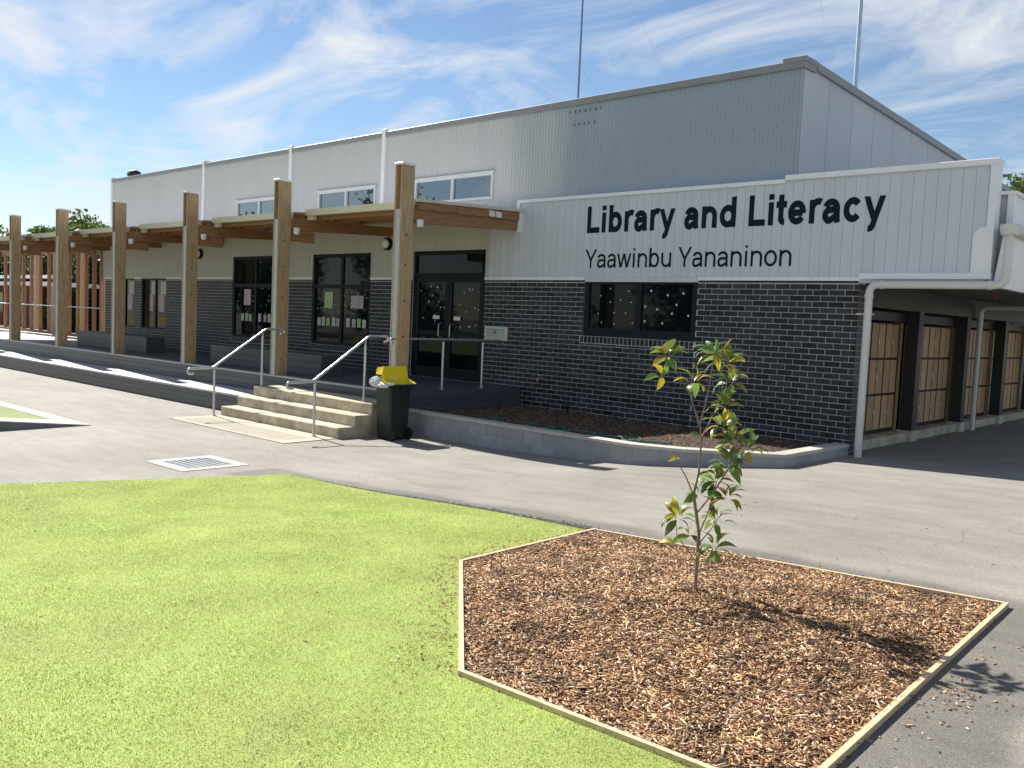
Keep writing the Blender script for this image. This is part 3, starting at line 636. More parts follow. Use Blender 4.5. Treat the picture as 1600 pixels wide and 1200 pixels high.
def lettering(txt, x0, x1, base, cap, w):
    xh = 530; pen = 0; st = []
    for c in txt:
        adv, gl = glyph(c, w, xh)
        for p in gl: st.append((c, [(a + pen, b) for a, b in p]))
        pen += adv
    rb = []
    for c, p in st:
        ww = w * (.93 if c in 'ywY' else 1); rb.append(ribbon(p, ww, 1 if c in 'ywY' and len(p) < 4 else (1 if c == 'y' else None)))
    u0 = min(q.x for a, b in rb for q in a + b); u1 = max(q.x for a, b in rb for q in a + b); mb = MB()
    for k, (a, b) in enumerate(rb):
        yf = -.0185 - .0004 * (k % 4); n = len(a); f = lambda q: (x0 + (q.x - u0) / (u1 - u0) * (x1 - x0), base + q.y * cap / 716)
        vs = [(f(q)[0], yf, f(q)[1]) for q in a] + [(f(q)[0], yf, f(q)[1]) for q in b] + [(f(q)[0], -.0118, f(q)[1]) for q in a] + [(f(q)[0], -.0118, f(q)[1]) for q in b]
        fs = []
        for i in range(n - 1): fs += [(i, i + 1, n + i + 1, n + i), (i, 2 * n + i, 2 * n + i + 1, i + 1), (n + i, n + i + 1, 3 * n + i + 1, 3 * n + i)]
        fs += [(0, n, 3 * n, 2 * n), (n - 1, 2 * n - 1, 4 * n - 1, 3 * n - 1)]; mb.add(vs, fs)
    return tag(mb.build('lettering', m_navy, lib), kind='stuff')
tag(lettering('Library and Literacy', -4.93, .29, 3.312, .468, 148), 'large bold navy words Library and Literacy')
tag(lettering('Yaawinbu Yananinon', -4.94, -1.04, 2.697, .325, 84), 'smaller navy words Yaawinbu Yananinon')

# upper storey: corrugated wall
YU = .12; XR = -1.10; XL = -24.95
prof = [(0, 0), (.012, .0), (.030, -.016), (.046, -.016), (.064, 0)]
def corrug(x0, x1, z0, z1, ops):
    xs2 = []; x = x0
    while x < x1:
        for (a, d) in prof:
            if x + a < x1: xs2.append((x + a, YU + d))
        x += .076
    xs2.append((x1, YU)); xa = np.array([q[0] for q in xs2]); V = []; F = []
    for i in range(len(xs2) - 1):
        c = (xs2[i][0] + xs2[i + 1][0]) / 2; spans = [(z0, z1)]
        for o in ops:
            if o[0] < c < o[1]: spans = [(z0, o[2]), (o[3], z1)]
        for (p, q) in spans:
            if q - p < .01: continue
            n = len(V); V += [(xs2[i][0], xs2[i][1], p), (xs2[i + 1][0], xs2[i + 1][1], p), (xs2[i + 1][0], xs2[i + 1][1], q), (xs2[i][0], xs2[i][1], q)]; F.append((n, n + 1, n + 2, n + 3))
    return V, F
UW = [(-9.76, -7.42, 4.08, 4.60), (-13.30, -11.10, 4.08, 4.58), (-17.05, -14.85, 4.08, 4.57)]
V, F = corrug(XL, XR, 3.6, 5.66, UW); uw = arr_mesh('corrugated_wall', V, F, m_steel, lib)
for p_ in uw.data.polygons: p_.use_smooth = False
uc = MB()
for (a, b, c, d) in rects(XL, XR - .03, 3.6, 5.6, UW): uc.box(a, b, YU + .02, YU + .10, c, d)
uc.build('wall_core', m_steel, lib)
MB().box(XL, XR + .04, YU - .055, YU + .35, 5.63, 5.745).build('roof_capping', m_cap, lib, bevel=.006)
MB().box(-1.42, XR + .055, YU - .065, YU + .36, 5.72, 5.80).build('roof_capping', m_cap, lib, bevel=.006)
for x, zt_ in ((-10.84, 5.80), (-14.5, 5.80), (-18.85, 5.82), (-24.9, 5.80)):
    MB().box(x - .06, x + .06, YU - .065, YU + .2, 3.6, zt_).build('wall_pilaster', m_white, lib, bevel=.005)
for o in UW:
    x0, x1, z0, z1 = o; mb = MB(); frame_boxes(mb, x0, x1, z0, z1, .05, YU - .045, YU + .06, [(x0 + x1) / 2])
    mb.box(x0 - .03, x1 + .03, YU - .06, YU - .03, z1 - .004, z1 + .03)
    wn = mb.build('clerestory_window', m_alu, lib)
    for a, b in ((x0 + .04, (x0 + x1) / 2), ((x0 + x1) / 2, x1 - .04)): MB().box(a, b, YU + .0, YU + .006, z0 + .04, z1 - .04).build('pane', m_glass2, wn)
# end wall panels (facing right), top falls to the back
zt_ = lambda y: 5.70 - .033 * (y - .1)
y = .14
while y < 13.5:
    y2 = y + .92
    MB().hexa([(XR - .05, y, 3.5), (XR, y, 3.5), (XR, y2 - .012, 3.5), (XR - .05, y2 - .012, 3.5)], [(XR - .05, y, zt_(y)), (XR, y, zt_(y)), (XR, y2 - .012, zt_(y2)), (XR - .05, y2 - .012, zt_(y2))]).build('end_wall_panel', m_steel2, lib)
    y = y2
MB().hexa([(XR - .2, YU + .36, zt_(.46) - .02), (XR + .05, YU + .36, zt_(.46) - .02), (XR + .05, 13.9, zt_(13.9) - .02), (XR - .2, 13.9, zt_(13.9) - .02)],
          [(XR - .2, YU + .36, zt_(.46) + .10), (XR + .05, YU + .36, zt_(.46) + .10), (XR + .05, 13.9, zt_(13.9) + .10), (XR - .2, 13.9, zt_(13.9) + .10)]).build('verge_capping', m_cap, lib)
MB().hexa([(XL, .24, 3.5), (XR - .06, .24, 3.5), (XR - .06, 13.8, 3.5), (XL, 13.8, 3.5)], [(XL, .24, zt_(.2) - .04), (XR - .06, .24, zt_(.2) - .04), (XR - .06, 13.8, zt_(13.8) - .04), (XL, 13.8, zt_(13.8) - .04)]).build('roof', m_cap, lib)
MB().box(-25.05, -1.0, .23, 13.8, -.3, 3.5).build('rear_body', m_dark, lib)
# fixings and old sign marks on the corrugated wall
fx = MB()
for i in range(15): fx.box(-6.3 + i * .37, -6.288 + i * .37, YU - .022, YU - .01, 4.818, 4.832)
for i in range(7):
    fx.box(-5.55 + i * .115, -5.535 + i * .115, YU - .03, YU - .01, 5.50, 5.545)
    if i < 5: fx.box(-5.45 + i * .115, -5.435 + i * .115, YU - .03, YU - .01, 5.27, 5.31)
tag(fx.build('wall_fixings', m_bar, lib), kind='stuff')
# bulkhead wall lights
for x, z in ((-18.78, 3.19), (-10.46, 3.26)):
    lt = MB().lathe([(.14, -.012), (.14, -.07), (.12, -.09)], (x, 0, z), 20, 'y').build('wall_light', m_frame, lib, True)
    MB().lathe([(.105, -.085), (.09, -.12), (.05, -.135)], (x, 0, z), 20, 'y').build('light_diffuser', m_white, lt, True)

# right-hand verandah: roof, soffit, beam, columns, slab
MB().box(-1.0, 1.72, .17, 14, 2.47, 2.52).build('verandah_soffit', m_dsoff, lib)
MB().hexa([(1.72, .0, 2.40), (1.80, .0, 2.40), (1.80, 14, 2.40), (1.72, 14, 2.40)], [(1.80, .0, 3.08), (1.90, .0, 3.08), (1.90, 14, 3.08), (1.80, 14, 3.08)]).build('eave_fascia', m_white, lib)
MB().hexa([(-1.05, .17, 2.53), (1.80, .17, 2.53), (1.80, 14, 2.53), (-1.05, 14, 2.53)], [(-1.05, .17, 3.75), (1.80, .17, 3.10), (1.80, 14, 3.10), (-1.05, 14, 3.75)]).build('verandah_roof', m_cap, lib)
gt = MB().tube([(1.95, -.10, 3.12), (1.95, 14, 3.06)], .075, 12); gt.build('eave_gutter', m_pipe, lib, True)
MB().box(-.22, -.06, .24, 14, 2.14, 2.47).build('verandah_beam', m_dark, lib)
for y in (2.72, 5.35, 8.0, 10.6):
    cl = MB().box(-.24, -.04, y, y + .22, .13, 2.14).build('column', m_dark, lib)
    MB().box(-.27, -.02, y - .03, y + .25, -.05, .16).build('column_base', m_concp, cl)
MB().box(-1.02, -.10, .3, 14, -.2, .13).build('locker_slab', m_conc, lib)
MB().box(-1.05, -.95, .24, 14, .13, 2.47).build('inner_wall', m_dark, lib)
MB().box(-1.0, -.25, .3, 14, 1.96, 2.10).build('locker_bulkhead', m_dark, lib)
MB().box(.80, .86, 3.6, 3.66, 2.415, 2.47).build('hanging_marker', mat('red_marker', (.35, .05, .03), .5), lib)

def pipe(name, pts, r, label, coll=()):
    t = thing(name, label, 'downpipe', (pts[-1][0], pts[-1][1], pts[-1][2]))
    # round the corners
    P = [Vector(p) for p in pts]; path = [P[0]]
    for i in range(1, len(P) - 1):
        a = (P[i - 1] - P[i]).normalized(); b = (P[i + 1] - P[i]).normalized(); rr = .13
        s0 = P[i] + a * rr; s1 = P[i] + b * rr
        for k in range(7):
            u_ = k / 6; path.append(s0 * (1 - u_) ** 2 + P[i] * 2 * u_ * (1 - u_) + s1 * u_ ** 2)
    path.append(P[-1]); MB().tube(path, r, 16).build('pipe', m_pipe, t, True)
    for (c, ax) in coll: MB().lathe([(r + .004, -.03), (r + .008, -.025), (r + .008, .025), (r + .004, .03)], c, 16, ax).build('pipe_collar', m_pipe, t, True)
    return t
pp = pipe('downpipe', [(1.90, -.11, 3.10), (1.90, -.11, 2.42), (.19, -.11, 2.42), (.19, -.11, -.01)], .052, 'tall pale downpipe beside the rounded brick corner', [((.36, -.11, 2.42), 'x'), ((1.72, -.11, 2.42), 'x'), ((.19, -.11, 2.26), 'z'), ((1.90, -.11, 2.62), 'z')])
MB().box(-.0, .25, -.055, -.03, 2.0, 2.02).build('pipe_bracket', m_pipe, pp)
MB().lathe([(.10, -.07), (.12, -.0), (.12, .06)], (1.90, -.11, 3.12), 16).build('rain_head', m_pipe, pp, True)
pipe('downpipe', [(1.78, 5.9, 2.34), (.02, 5.9, 2.34), (.02, 5.9, -.01)], .05, 'second downpipe standing among the verandah lockers')

# lockers
pad = MB(); pad.box(-.0, .02, -.018, .018, -.02, .02); pad.tube([(.01, -.012, .02), (.01, -.012, .038), (.01, .012, .038), (.01, .012, .02)], .003, 5)
pad_me = pad.mesh('padlock'); pad_me.materials.append(m_tube)
def lockers(y0, n, label, x=-.32):
    t = thing('locker_bank', label, 'lockers', (x - .3, y0, .13), 'timber lockers along the verandah')
    wd = .60; MB().box(-.94, x - .0065, y0, y0 + n * wd + .08, .16, 1.93).build('carcass', m_black, t)
    rl = random.Random(n + int(y0 * 10))
    for i in range(n):
        for j in range(3):
            z0 = .19 + j * .58; a = y0 + .04 + i * wd
            mb = MB()
            mb.box(x - .006, x, a + .03, a + wd / 2 - .016, z0 + .02, z0 + .56); d = mb.build('locker_door', m_lock, t)
            d2 = MB().box(x - .006, x, a + wd / 2 + .016, a + wd - .03, z0 + .02, z0 + .56).build('locker_door', m_lock, t)
            zl = z0 + .26 + rl.uniform(-.02, .02); inst('padlock', pad_me, d, (x + .002, a + wd / 2 - .012, zl))
            MB().box(x, x + .012, a + wd / 2 - .03, a + wd / 2 + .03, zl + .03, zl + .06).build('hasp', m_galv, d)
    MB().box(-.94, x + .03, y0 + n * wd + .085, y0 + n * wd + .115, .14, 1.95).build('end_panel', m_lock, t)
lockers(.80, 3, 'nearest bank of plywood lockers beside the tall downpipe')
lockers(2.92, 4, 'wide bank of plywood lockers between the first two columns')
lockers(5.55, 4, 'shadowed bank of lockers behind the second downpipe')
lockers(8.15, 4, 'farthest dim bank of lockers at right picture edge')

# wall-mounted letterbox on the bricks
lb = thing('wall_letterbox', 'cream metal box on brick wall beside the entrance door', 'box', (-7.03, -.02, 1.3))
m_lb = mat('cream_metal', (.42, .47, .40), .45, .08, 5)
MB().box(-7.34, -6.74, -.06, -.014, 1.30, 1.57).build('box_frame', m_gut, lb, bevel=.004); MB().box(-7.29, -6.79, -.068, -.058, 1.34, 1.53).build('box_flap', m_lb, lb, bevel=.003)
MB().box(-7.27, -6.81, -.071, -.066, 1.505, 1.512).build('flap_line', m_vent, lb)
mk = MB(); mk.add([(-7.11, -.0695, 1.455), (-7.0, -.0695, 1.455), (-7.05, -.0695, 1.485)], [(0, 1, 2)]); mk.box(-7.14, -6.98, -.0705, -.0685, 1.44, 1.450); mk.box(-7.06, -7.03, -.0705, -.0685, 1.485, 1.50); mk.build('box_emblem', m_vent, lb)

# ------------------------------------------------------------------ canopy
can = thing('timber_canopy', 'long entrance canopy on tall laminated timber posts', 'canopy', (-15, -2.8, .43))
PX = [-28.58, -24.935, -21.288, -17.641, -13.994, -10.347, -6.70]
PXV = PX
for i, x in enumerate(PX):
    ps = MB(); ps.box(x, x + .034, -2.985, -2.715, .43, 4.20); ps.box(x + .151, x + .185, -2.985, -2.715, .43, 4.20); ps.box(x + .034, x + .151, -2.90, -2.77, .43, 4.19)
    po = ps.build('post', m_timber, can)
    MB().box(x + .036, x + .149, -2.978, -2.902, .43, 3.47).build('steel_plate', m_galv, po)
    MB().prism([(x - .015, -3.0), (x + .20, -3.0), (x + .20, -2.70), (x - .015, -2.70)], 4.20, 4.235).build('post_cap', m_white, po, bevel=.006)
    for z in (.75, 1.35, 1.95, 2.55, 3.05): MB().lathe([(.016, 0), (.016, .006), (.010, .008)], (x + .185, -2.86, z), 10, 'x').build('bolt', m_vent, po)
    bmx = x + .10; end = i == len(PX) - 1
    zb0, zb1 = 3.27, 3.41
    MB().hexa([(bmx - .045, -2.72, zb0), (bmx + .045, -2.72, zb0), (bmx + .045, -.02, zb1), (bmx - .045, -.02, zb1)],
              [(bmx - .045, -2.72, 3.50), (bmx + .045, -2.72, 3.50), (bmx + .045, -.02, 3.60), (bmx - .045, -.02, 3.60)]).build('beam', m_beam, can)
    if not end:
        MB().box(bmx - .04, bmx + .04, -2.72, -2.12 + (.0 if i % 2 else .05), 3.07, 3.268).build('bracket_beam', m_beam, can)
    lp = MB().lathe([(.02, -.08), (.055, -.07), (.065, -.02), (.065, .05), (.04, .06)], (x + .255, -2.62, 3.27), 16).build('spot_light', m_alu, can, True)
    MB().box(x + .18, x + .22, -2.64, -2.60, 3.25, 3.29).build('light_bracket', m_white, can)
for i in range(len(PX) - 1):
    xa, xb = PX[i] + .16, PX[i + 1] + .02; ya, yb = -2.30, -2.58; za, zb = 3.71, 3.645
    xe = xb + (.14 if i == len(PX) - 2 else .14)
    gt = MB().hexa([(xa, ya - .07, za - .115), (xb, yb - .07, zb - .115), (xb, yb + .03, zb - .115), (xa, ya + .03, za - .115)],
                   [(xa, ya - .115, za), (xb, yb - .115, zb), (xb, yb + .04, zb), (xa, ya + .04, za)]).build('gutter', m_gut, can)
    MB().box(xa + .02, xa + .22, ya - .03, ya + .05, za - .20, za - .118).build('gutter_outlet', m_gut, gt)
    MB().hexa([(xa - .15, ya + .03, za - .05), (xe, yb + .03, zb - .05), (xe, -.03, 3.76), (xa - .15, -.03, 3.76)],
              [(xa - .15, ya + .03, za - .01), (xe, yb + .03, zb - .01), (xe, -.03, 3.80), (xa - .15, -.03, 3.80)]).build('roof_sheet', m_beam, can)
    MB().hexa([(xa - .15, ya + .02, za - .006), (xe, yb + .02, zb - .006), (xe, -.03, 3.804), (xa - .15, -.03, 3.804)],
              [(xa - .15, ya + .02, za + .006), (xe, yb + .02, zb + .006), (xe, -.03, 3.816), (xa - .15, -.03, 3.816)]).build('roof_skin', m_white, can)
    for t_ in (.04, .30, .62):
        y0 = ya + (-.1 - ya) * t_ + .06; y1 = yb + (-.1 - yb) * t_ + .06; z0 = za - .05 + (3.76 - za + .05) * t_; z1 = zb - .05 + (3.76 - zb + .05) * t_
        MB().hexa([(xa - .12, y0 - .02, z0 - .14), (xb + .1, y1 - .02, z1 - .14), (xb + .1, y1 + .025, z1 - .14), (xa - .12, y0 + .025, z0 - .14)],
                  [(xa - .12, y0 - .02, z0 - .003), (xb + .1, y1 - .02, z1 - .003), (xb + .1, y1 + .025, z1 - .003), (xa - .12, y0 + .025, z0 - .003)]).build('purlin', m_beam, can)
# canopy end: fascia blocks, white flashing, stickers
xe = -6.52
for a, b in ((-2.60, -1.72), (-1.70, -.62), (-.60, -.03)):
    f_ = lambda y: 3.50 + (y + 2.72) / 2.7 * .10
    h_ = lambda y: 3.62 + (y + 2.72) / 2.7 * .135
    MB().hexa([(xe - .07, a, f_(a)), (xe + .018, a, f_(a)), (xe + .018, b, f_(b)), (xe - .07, b, f_(b))], [(xe - .07, a, h_(a)), (xe + .018, a, h_(a)), (xe + .018, b, h_(b)), (xe - .07, b, h_(b))]).build('end_fascia', m_beam, can)
MB().hexa([(xe - .1, -2.72, 3.622), (xe + .05, -2.72, 3.622), (xe + .05, -.04, 3.758), (xe - .1, -.04, 3.758)], [(xe - .1, -2.72, 3.672), (xe + .05, -2.72, 3.672), (xe + .05, -.04, 3.815), (xe - .1, -.04, 3.815)]).build('end_flashing', m_gut, can)
MB().box(-6.545, -6.50, -.10, -.0, 3.38, 3.83).build('end_plate', m_white, can)
for y in (-.92, -.74): MB().box(xe + .019, xe + .023, y, y + .15, 3.585, 3.69).build('sticker', m_paper, can)

# ------------------------------------------------------------------ deck, tiers, benches
dk = thing('deck', 'raised grey board deck with seating tier along the library', 'deck', (-15, -2, -.27))
y = -2.98; k = 0
while y < -.05:
    b = min(y + .137, -.02)
    MB().box(-32, -6.36, y, b - .005, .40, .43).build('deck_board', m_deck if k else m_deck_sun, dk); y += .137; k += 1
MB().box(-32, -6.40, -2.95, -.0, .0, .399).build('deck_frame', m_dark, dk)
for i in range(3):
    z0 = .08 + i * .107; MB().box(-32, -6.36, -2.972, -2.955, z0 + (.002 if i else -.15), z0 + .102).build('riser_board', m_deck, dk)
for i in range(5):
    z0 = -.12 + i * .105; MB().box(-6.372, -6.355, -2.97, -.02, z0 + .002, z0 + .102).build('side_board', m_deck, dk)
MB().box(-32, -9.93, -3.83, -2.98, -.28, .045).build('tier_frame', m_dark, dk)
for i in range(6): MB().box(-32, -9.92, -3.85 + i * .143, -3.85 + i * .143 + .138, .046, .08).build('tread_board', m_deck_sun, dk)
for i in range(3): MB().box(-32, -9.92, -3.846, -3.832, -.265 + i * .106, -.265 + i * .106 + .102).build('tier_board', m_deck, dk)
def bench(x0, x1, y0, label):
    t = thing('deck_bench', label, 'bench', ((x0 + x1) / 2, y0 + .25, .43))
    MB().box(x0 + .02, x1 - .02, y0 + .02, y0 + .5, .43, .80).build('bench_frame', m_dark, t)
    for i in range(3): MB().box(x0, x1, y0, y0 + .018, .435 + i * .126, .435 + i * .126 + .121).build('front_board', m_deck, t)
    for i in range(3): MB().box(x1 - .018, x1, y0 + .019, y0 + .5, .435 + i * .126, .435 + i * .126 + .121).build('end_board', m_deck, t)
    for i in range(4): MB().box(x0 - .01, x1 + .01, y0 - .01 + i * .131, y0 - .01 + i * .131 + .126, .812, .84).build('seat_board', m_deck, t)
bench(-22.4, -17.9, -1.95, 'far boxed deck bench near the batten screen')
bench(-14.1, -9.75, -2.2, 'near boxed deck bench behind the step handrails')

# ------------------------------------------------------------------ steps, handrails, tactile pad
stp = thing('concrete_steps', 'three worn concrete steps leading up to the deck', 'steps', (-8.1, -4.2, -.27))
for i, (y, z) in enumerate(((-4.27, -.096), (-3.94, .080), (-3.61, .256))):
    MB().box(-9.90, -6.335 - .004 * i, y, -2.985, -.3 if i == 0 else z - .19, z).build('step', m_conc, stp, bevel=.012)
tp = thing('tactile_pad', 'pale concrete pad with tactile studs before the steps', 'pad', (-8.1, -4.8, -.27))
MB().prism([(-9.85, -5.28), (-6.30, -5.26), (-6.345, -4.30), (-9.86, -4.30)], -.33, -.258).build('pad_slab', mat('sandy_concrete', (.46, .40, .29), .85, .15, 5, .25, 130, fine=.08), tp)
dots = MB()
for i in range(62):
    for j in range(12):
        cx, cy = -9.62 + i * .05, -5.18 + j * .05; r1, r2, h = .0165, .0125, .004
        vs = [(cx + r1 * math.cos(a), cy + r1 * math.sin(a), -.258) for a in [k * PI / 3 for k in range(6)]] + [(cx + r2 * math.cos(a), cy + r2 * math.sin(a), -.258 + h) for a in [k * PI / 3 for k in range(6)]]
        dots.add(vs, [tuple(range(6, 12))] + [(k, (k + 1) % 6, (k + 1) % 6 + 6, k + 6) for k in range(6)])
tag(dots.build('tactile_studs', m_concp, tp), kind='stuff')

def round_path(pts, rr=.07, n=6):
    P = [Vector(p) for p in pts]; out = [P[0]]
    for i in range(1, len(P) - 1):
        a = P[i - 1] - P[i]; b = P[i + 1] - P[i]; r_ = min(rr, a.length * .49, b.length * .49); a.normalize(); b.normalize()
        for k in range(n + 1):
            u_ = k / n; out.append((P[i] + a * r_) * (1 - u_) ** 2 + P[i] * 2 * u_ * (1 - u_) + (P[i] + b * r_) * u_ ** 2)
    return out + [P[-1]]
def handrail(x, label):
    t = thing('handrail', label, 'handrail', (x, -4.46, -.27), 'step handrails')
    pts = [(x, -4.86, .51), (x, -4.97, .51), (x, -4.97, .60), (x, -4.50, .612), (x, -3.42, 1.335), (x, -3.02, 1.345), (x, -3.02, 1.25), (x, -3.10, 1.25)]
    MB().tube(round_path(pts, .05), .021, 12).build('rail', m_tube, t, True)
    for (y, z0, z1) in ((-4.46, -.258, .60), (-3.49, .256, 1.23)):
        MB().tube([(x, y, z0), (x, y, z1 - .03)], .021, 12).build('rail_post', m_tube, t, True)
        MB().tube([(x, y, z1 - .04), (x, y, z1 + .05)], .011, 8).build('rail_pin', m_tube, t, True)
        MB().lathe([(.055, 0), (.055, .008), (.028, .012)], (x, y, z0), 16).build('base_flange', m_tube, t, True)
handrail(-9.81, 'galvanised handrail on the left side of the steps')
handrail(-6.70, 'galvanised handrail on the steps right beside the wheelie bin')
t = thing('handrail', 'level handrail along the deck end before the entrance door', 'handrail', (-6.62, -1.7, .43), 'step handrails')
MB().tube(round_path([(-6.53, -3.06, 1.22), (-6.53, -3.12, 1.31), (-6.60, -2.6, 1.31), (-6.64, -.30, 1.31), (-6.64, -.22, 1.22)], .05), .021, 12).build('rail', m_tube, t, True)
for y in (-1.80, -.80):
    MB().tube([(-6.64, y, .43), (-6.64, y, 1.27)], .021, 12).build('rail_post', m_tube, t, True)
    MB().lathe([(.055, 0), (.055, .008), (.028, .012)], (-6.64, y, .43), 16).build('base_flange', m_tube, t, True)

# ------------------------------------------------------------------ planter
plw = thing('block_planter', 'low grey block planter wall in front of the brick wall', 'planter', (-3, -2.9, -.2))
PL = [(-6.34, -2.96), (-1.66, -2.98), (-1.0, -2.74), (.0, -1.99), (.045, -.06)]
CAPZ = .15
for i in range(len(PL) - 1):
    a = Vector((*PL[i], 0)); b = Vector((*PL[i + 1], 0)); d = (b - a).normalized(); nn = Vector((-d.y, d.x, 0)); Ln = (b - a).length
    nb = max(1, round(Ln / .40)); nc = max(1, round(Ln / .62))
    for rrow in range(3):
        zt_2 = CAPZ - .042 - rrow * .195; offs = .5 if rrow % 2 else 0
        if zt_2 < min(g(a.x), g(b.x)): continue
        edges = sorted({0., *[min(max((q + offs) / nb, 0), 1) for q in range(nb + 1)], 1.})
        for q0, q1 in zip(edges[:-1], edges[1:]):
            if (q1 - q0) * Ln < .03: continue
            p = a + d * (q0 * Ln + .004); q = a + d * (q1 * Ln - .004); i0 = nn * .012; i1 = nn * .19
            zb_ = zt_2 - .188
            MB().hexa([(p + i0).to_tuple()[:2] + (zb_,), (q + i0).to_tuple()[:2] + (zb_,), (q + i1).to_tuple()[:2] + (zb_,), (p + i1).to_tuple()[:2] + (zb_,)],
                      [(p + i0).to_tuple()[:2] + (zt_2,), (q + i0).to_tuple()[:2] + (zt_2,), (q + i1).to_tuple()[:2] + (zt_2,), (p + i1).to_tuple()[:2] + (zt_2,)]).build('block', m_block, plw)
    p, q = a, b; i0 = nn * .018; i1 = nn * .185
    MB().hexa([(p + i0).to_tuple()[:2] + (-.5,), (q + i0).to_tuple()[:2] + (-.5,), (q + i1).to_tuple()[:2] + (-.5,), (p + i1).to_tuple()[:2] + (-.5,)],
              [(p + i0).to_tuple()[:2] + (CAPZ - .05,), (q + i0).to_tuple()[:2] + (CAPZ - .05,), (q + i1).to_tuple()[:2] + (CAPZ - .05,), (p + i1).to_tuple()[:2] + (CAPZ - .05,)]).build('block_joint', m_mortar, plw)
    for c in range(nc):
        p = a + d * (Ln * c / nc + (.002 if c else -.01)); q = a + d * (Ln * (c + 1) / nc - .003 + (.0 if c < nc - 1 else .0)); i0 = nn * -.006; i1 = nn * .205
        MB().hexa([(p + i0).to_tuple()[:2] + (CAPZ - .042,), (q + i0).to_tuple()[:2] + (CAPZ - .042,), (q + i1).to_tuple()[:2] + (CAPZ - .042,), (p + i1).to_tuple()[:2] + (CAPZ - .042,)],
                  [(p + i0).to_tuple()[:2] + (CAPZ + .001 * (c % 3) + .0015 * i,), (q + i0).to_tuple()[:2] + (CAPZ + .001 * (c % 3) + .0015 * i,), (q + i1).to_tuple()[:2] + (CAPZ + .001 * (c % 3) + .0015 * i,), (p + i1).to_tuple()[:2] + (CAPZ + .001 * (c % 3) + .0015 * i,)]).build('cap_stone', m_capst, plw, bevel=.004)
SOIL = [(-6.34, -2.85), (-1.7, -2.85), (-1.1, -2.6), (-.1, -1.9), (-.05, -.01), (-6.34, -.01)]
so = MB().prism(SOIL, -.2, .085).build('planter_soil', m_soil); tag(so, kind='structure')
n_ = 9000; X = rng.uniform(-6.3, 0, n_); Y = rng.uniform(-2.9, -.02, n_); k = inpoly(X, Y, SOIL); X = X[k]; Y = Y[k]
v_, f_ = chips(len(X), X, Y, .088 + rng.uniform(-.002, .014, len(X)), .02, .07)
tag(arr_mesh('planter_mulch', v_, f_, m_chip2), 'wood chip mulch inside the block planter', 'mulch', kind='stuff')
# hose, tap and small plants
m_hose = mat('green_hose', (.03, .16, .12), .4, .1, 5)
hp = [(-4.9 + 3.4 * i / 60 + .10 * math.sin(i * .9), -2.45 + .22 * math.sin(i * .55) + .05 * math.sin(i * 1.7), .115 + .012 * (i % 3)) for i in range(61)] + [(-1.6 - 2.0 * i / 40, -2.55 + .14 * math.sin(i * .5 + 1), .14) for i in range(40)]
h = MB().tube(hp, .009, 6).build('garden_hose', m_hose, None, True); tag(h, 'green garden hose lying loose in the planter', 'hose')
tpx = thing('garden_tap', 'small garden tap on the dark brick wall', 'tap', (-5.86, -.02, .63))
MB().tube(round_path([(-5.86, -.0, .66), (-5.86, -.09, .66), (-5.86, -.11, .60)], .03), .012, 8).build('spout', m_tube, tpx, True)
MB().lathe([(.03, 0), (.03, .012)], (-5.86, -.06, .70), 10).build('tap_handle', m_tube, tpx); MB().box(-5.88, -5.84, -.12, -.08, .56, .60).build('red_tag', mat('red_plastic', (.35, .03, .03), .5), tpx)
m_strap = mat('strappy_leaf', (.03, .07, .025), .5, .3, 20, rnd='island', ramt=.4, trans=.3)
def strappy(x, y, n, h, label):
    t = thing('strappy_plant', label, 'plant', (x, y, .085)); mb = MB(); rr = random.Random(int(x * 100))
    for i in range(n):
        a = rr.uniform(0, 2 * PI); hh = h * rr.uniform(.6, 1.1); sp = hh * rr.uniform(.2, .8); w_ = .006; c, s_ = math.cos(a), math.sin(a); P = []
        for k_ in range(5):
            u_ = k_ / 4; P.append((x + c * sp * u_ * u_, y + s_ * sp * u_ * u_, .085 + hh * (u_ - .25 * u_ ** 3)))
        vs = []; fs = []
        for k_, p in enumerate(P):
            ww = w_ * (1 - k_ / 4.4); vs += [(p[0] - s_ * ww, p[1] + c * ww, p[2]), (p[0] + s_ * ww, p[1] - c * ww, p[2])]
            if k_: fs.append((2 * k_ - 2, 2 * k_ - 1, 2 * k_ + 1, 2 * k_))
        mb.add(vs, fs)
    mb.build('leaves', m_strap, t)
strappy(-2.50, -.38, 26, .30, 'grassy tuft in planter below the window right end')
strappy(-4.75, -.55, 40, .42, 'tall strappy plant in planter left of the window')
strappy(-3.85, -.35, 18, .22, 'small grassy tuft at the wall below the window middle')
strappy(-5.9, -1.1, 22, .2, 'low grassy tuft in the planter near the deck end')

# ------------------------------------------------------------------ wheelie bin with bag
bn = thing('wheelie_bin', 'dark green wheelie bin with yellow lid beside the steps', 'bin', (-5.9, -3.5, -.268))
bx0, bx1, by0, by1 = -6.09, -5.76, -3.70, -3.32; z0, z1 = -.255, .60
MB().hexa([(bx0 + .0, by0 + .0, z0), (bx1, by0, z0), (bx1, by1, z0), (bx0, by1, z0)], [(bx0 - .03, by0 - .03, z1), (bx1 + .015, by0 - .03, z1), (bx1 + .015, by1 + .04, z1), (bx0 - .03, by1 + .04, z1)]).build('bin_body', m_bin, bn, bevel=.03)
rim = MB(); rx0, rx1, ry0, ry1 = bx0 - .05, bx1 + .035, by0 - .05, by1 + .06
for (a, b, c, d) in ((rx0, rx1, ry0, ry0 + .035), (rx0, rx1, ry1 - .035, ry1), (rx0, rx0 + .035, ry0 + .035, ry1 - .035), (rx1 - .035, rx1, ry0 + .035, ry1 - .035)): rim.box(a, b, c, d, .565, .608)
rim.build('bin_rim', m_bin, bn)
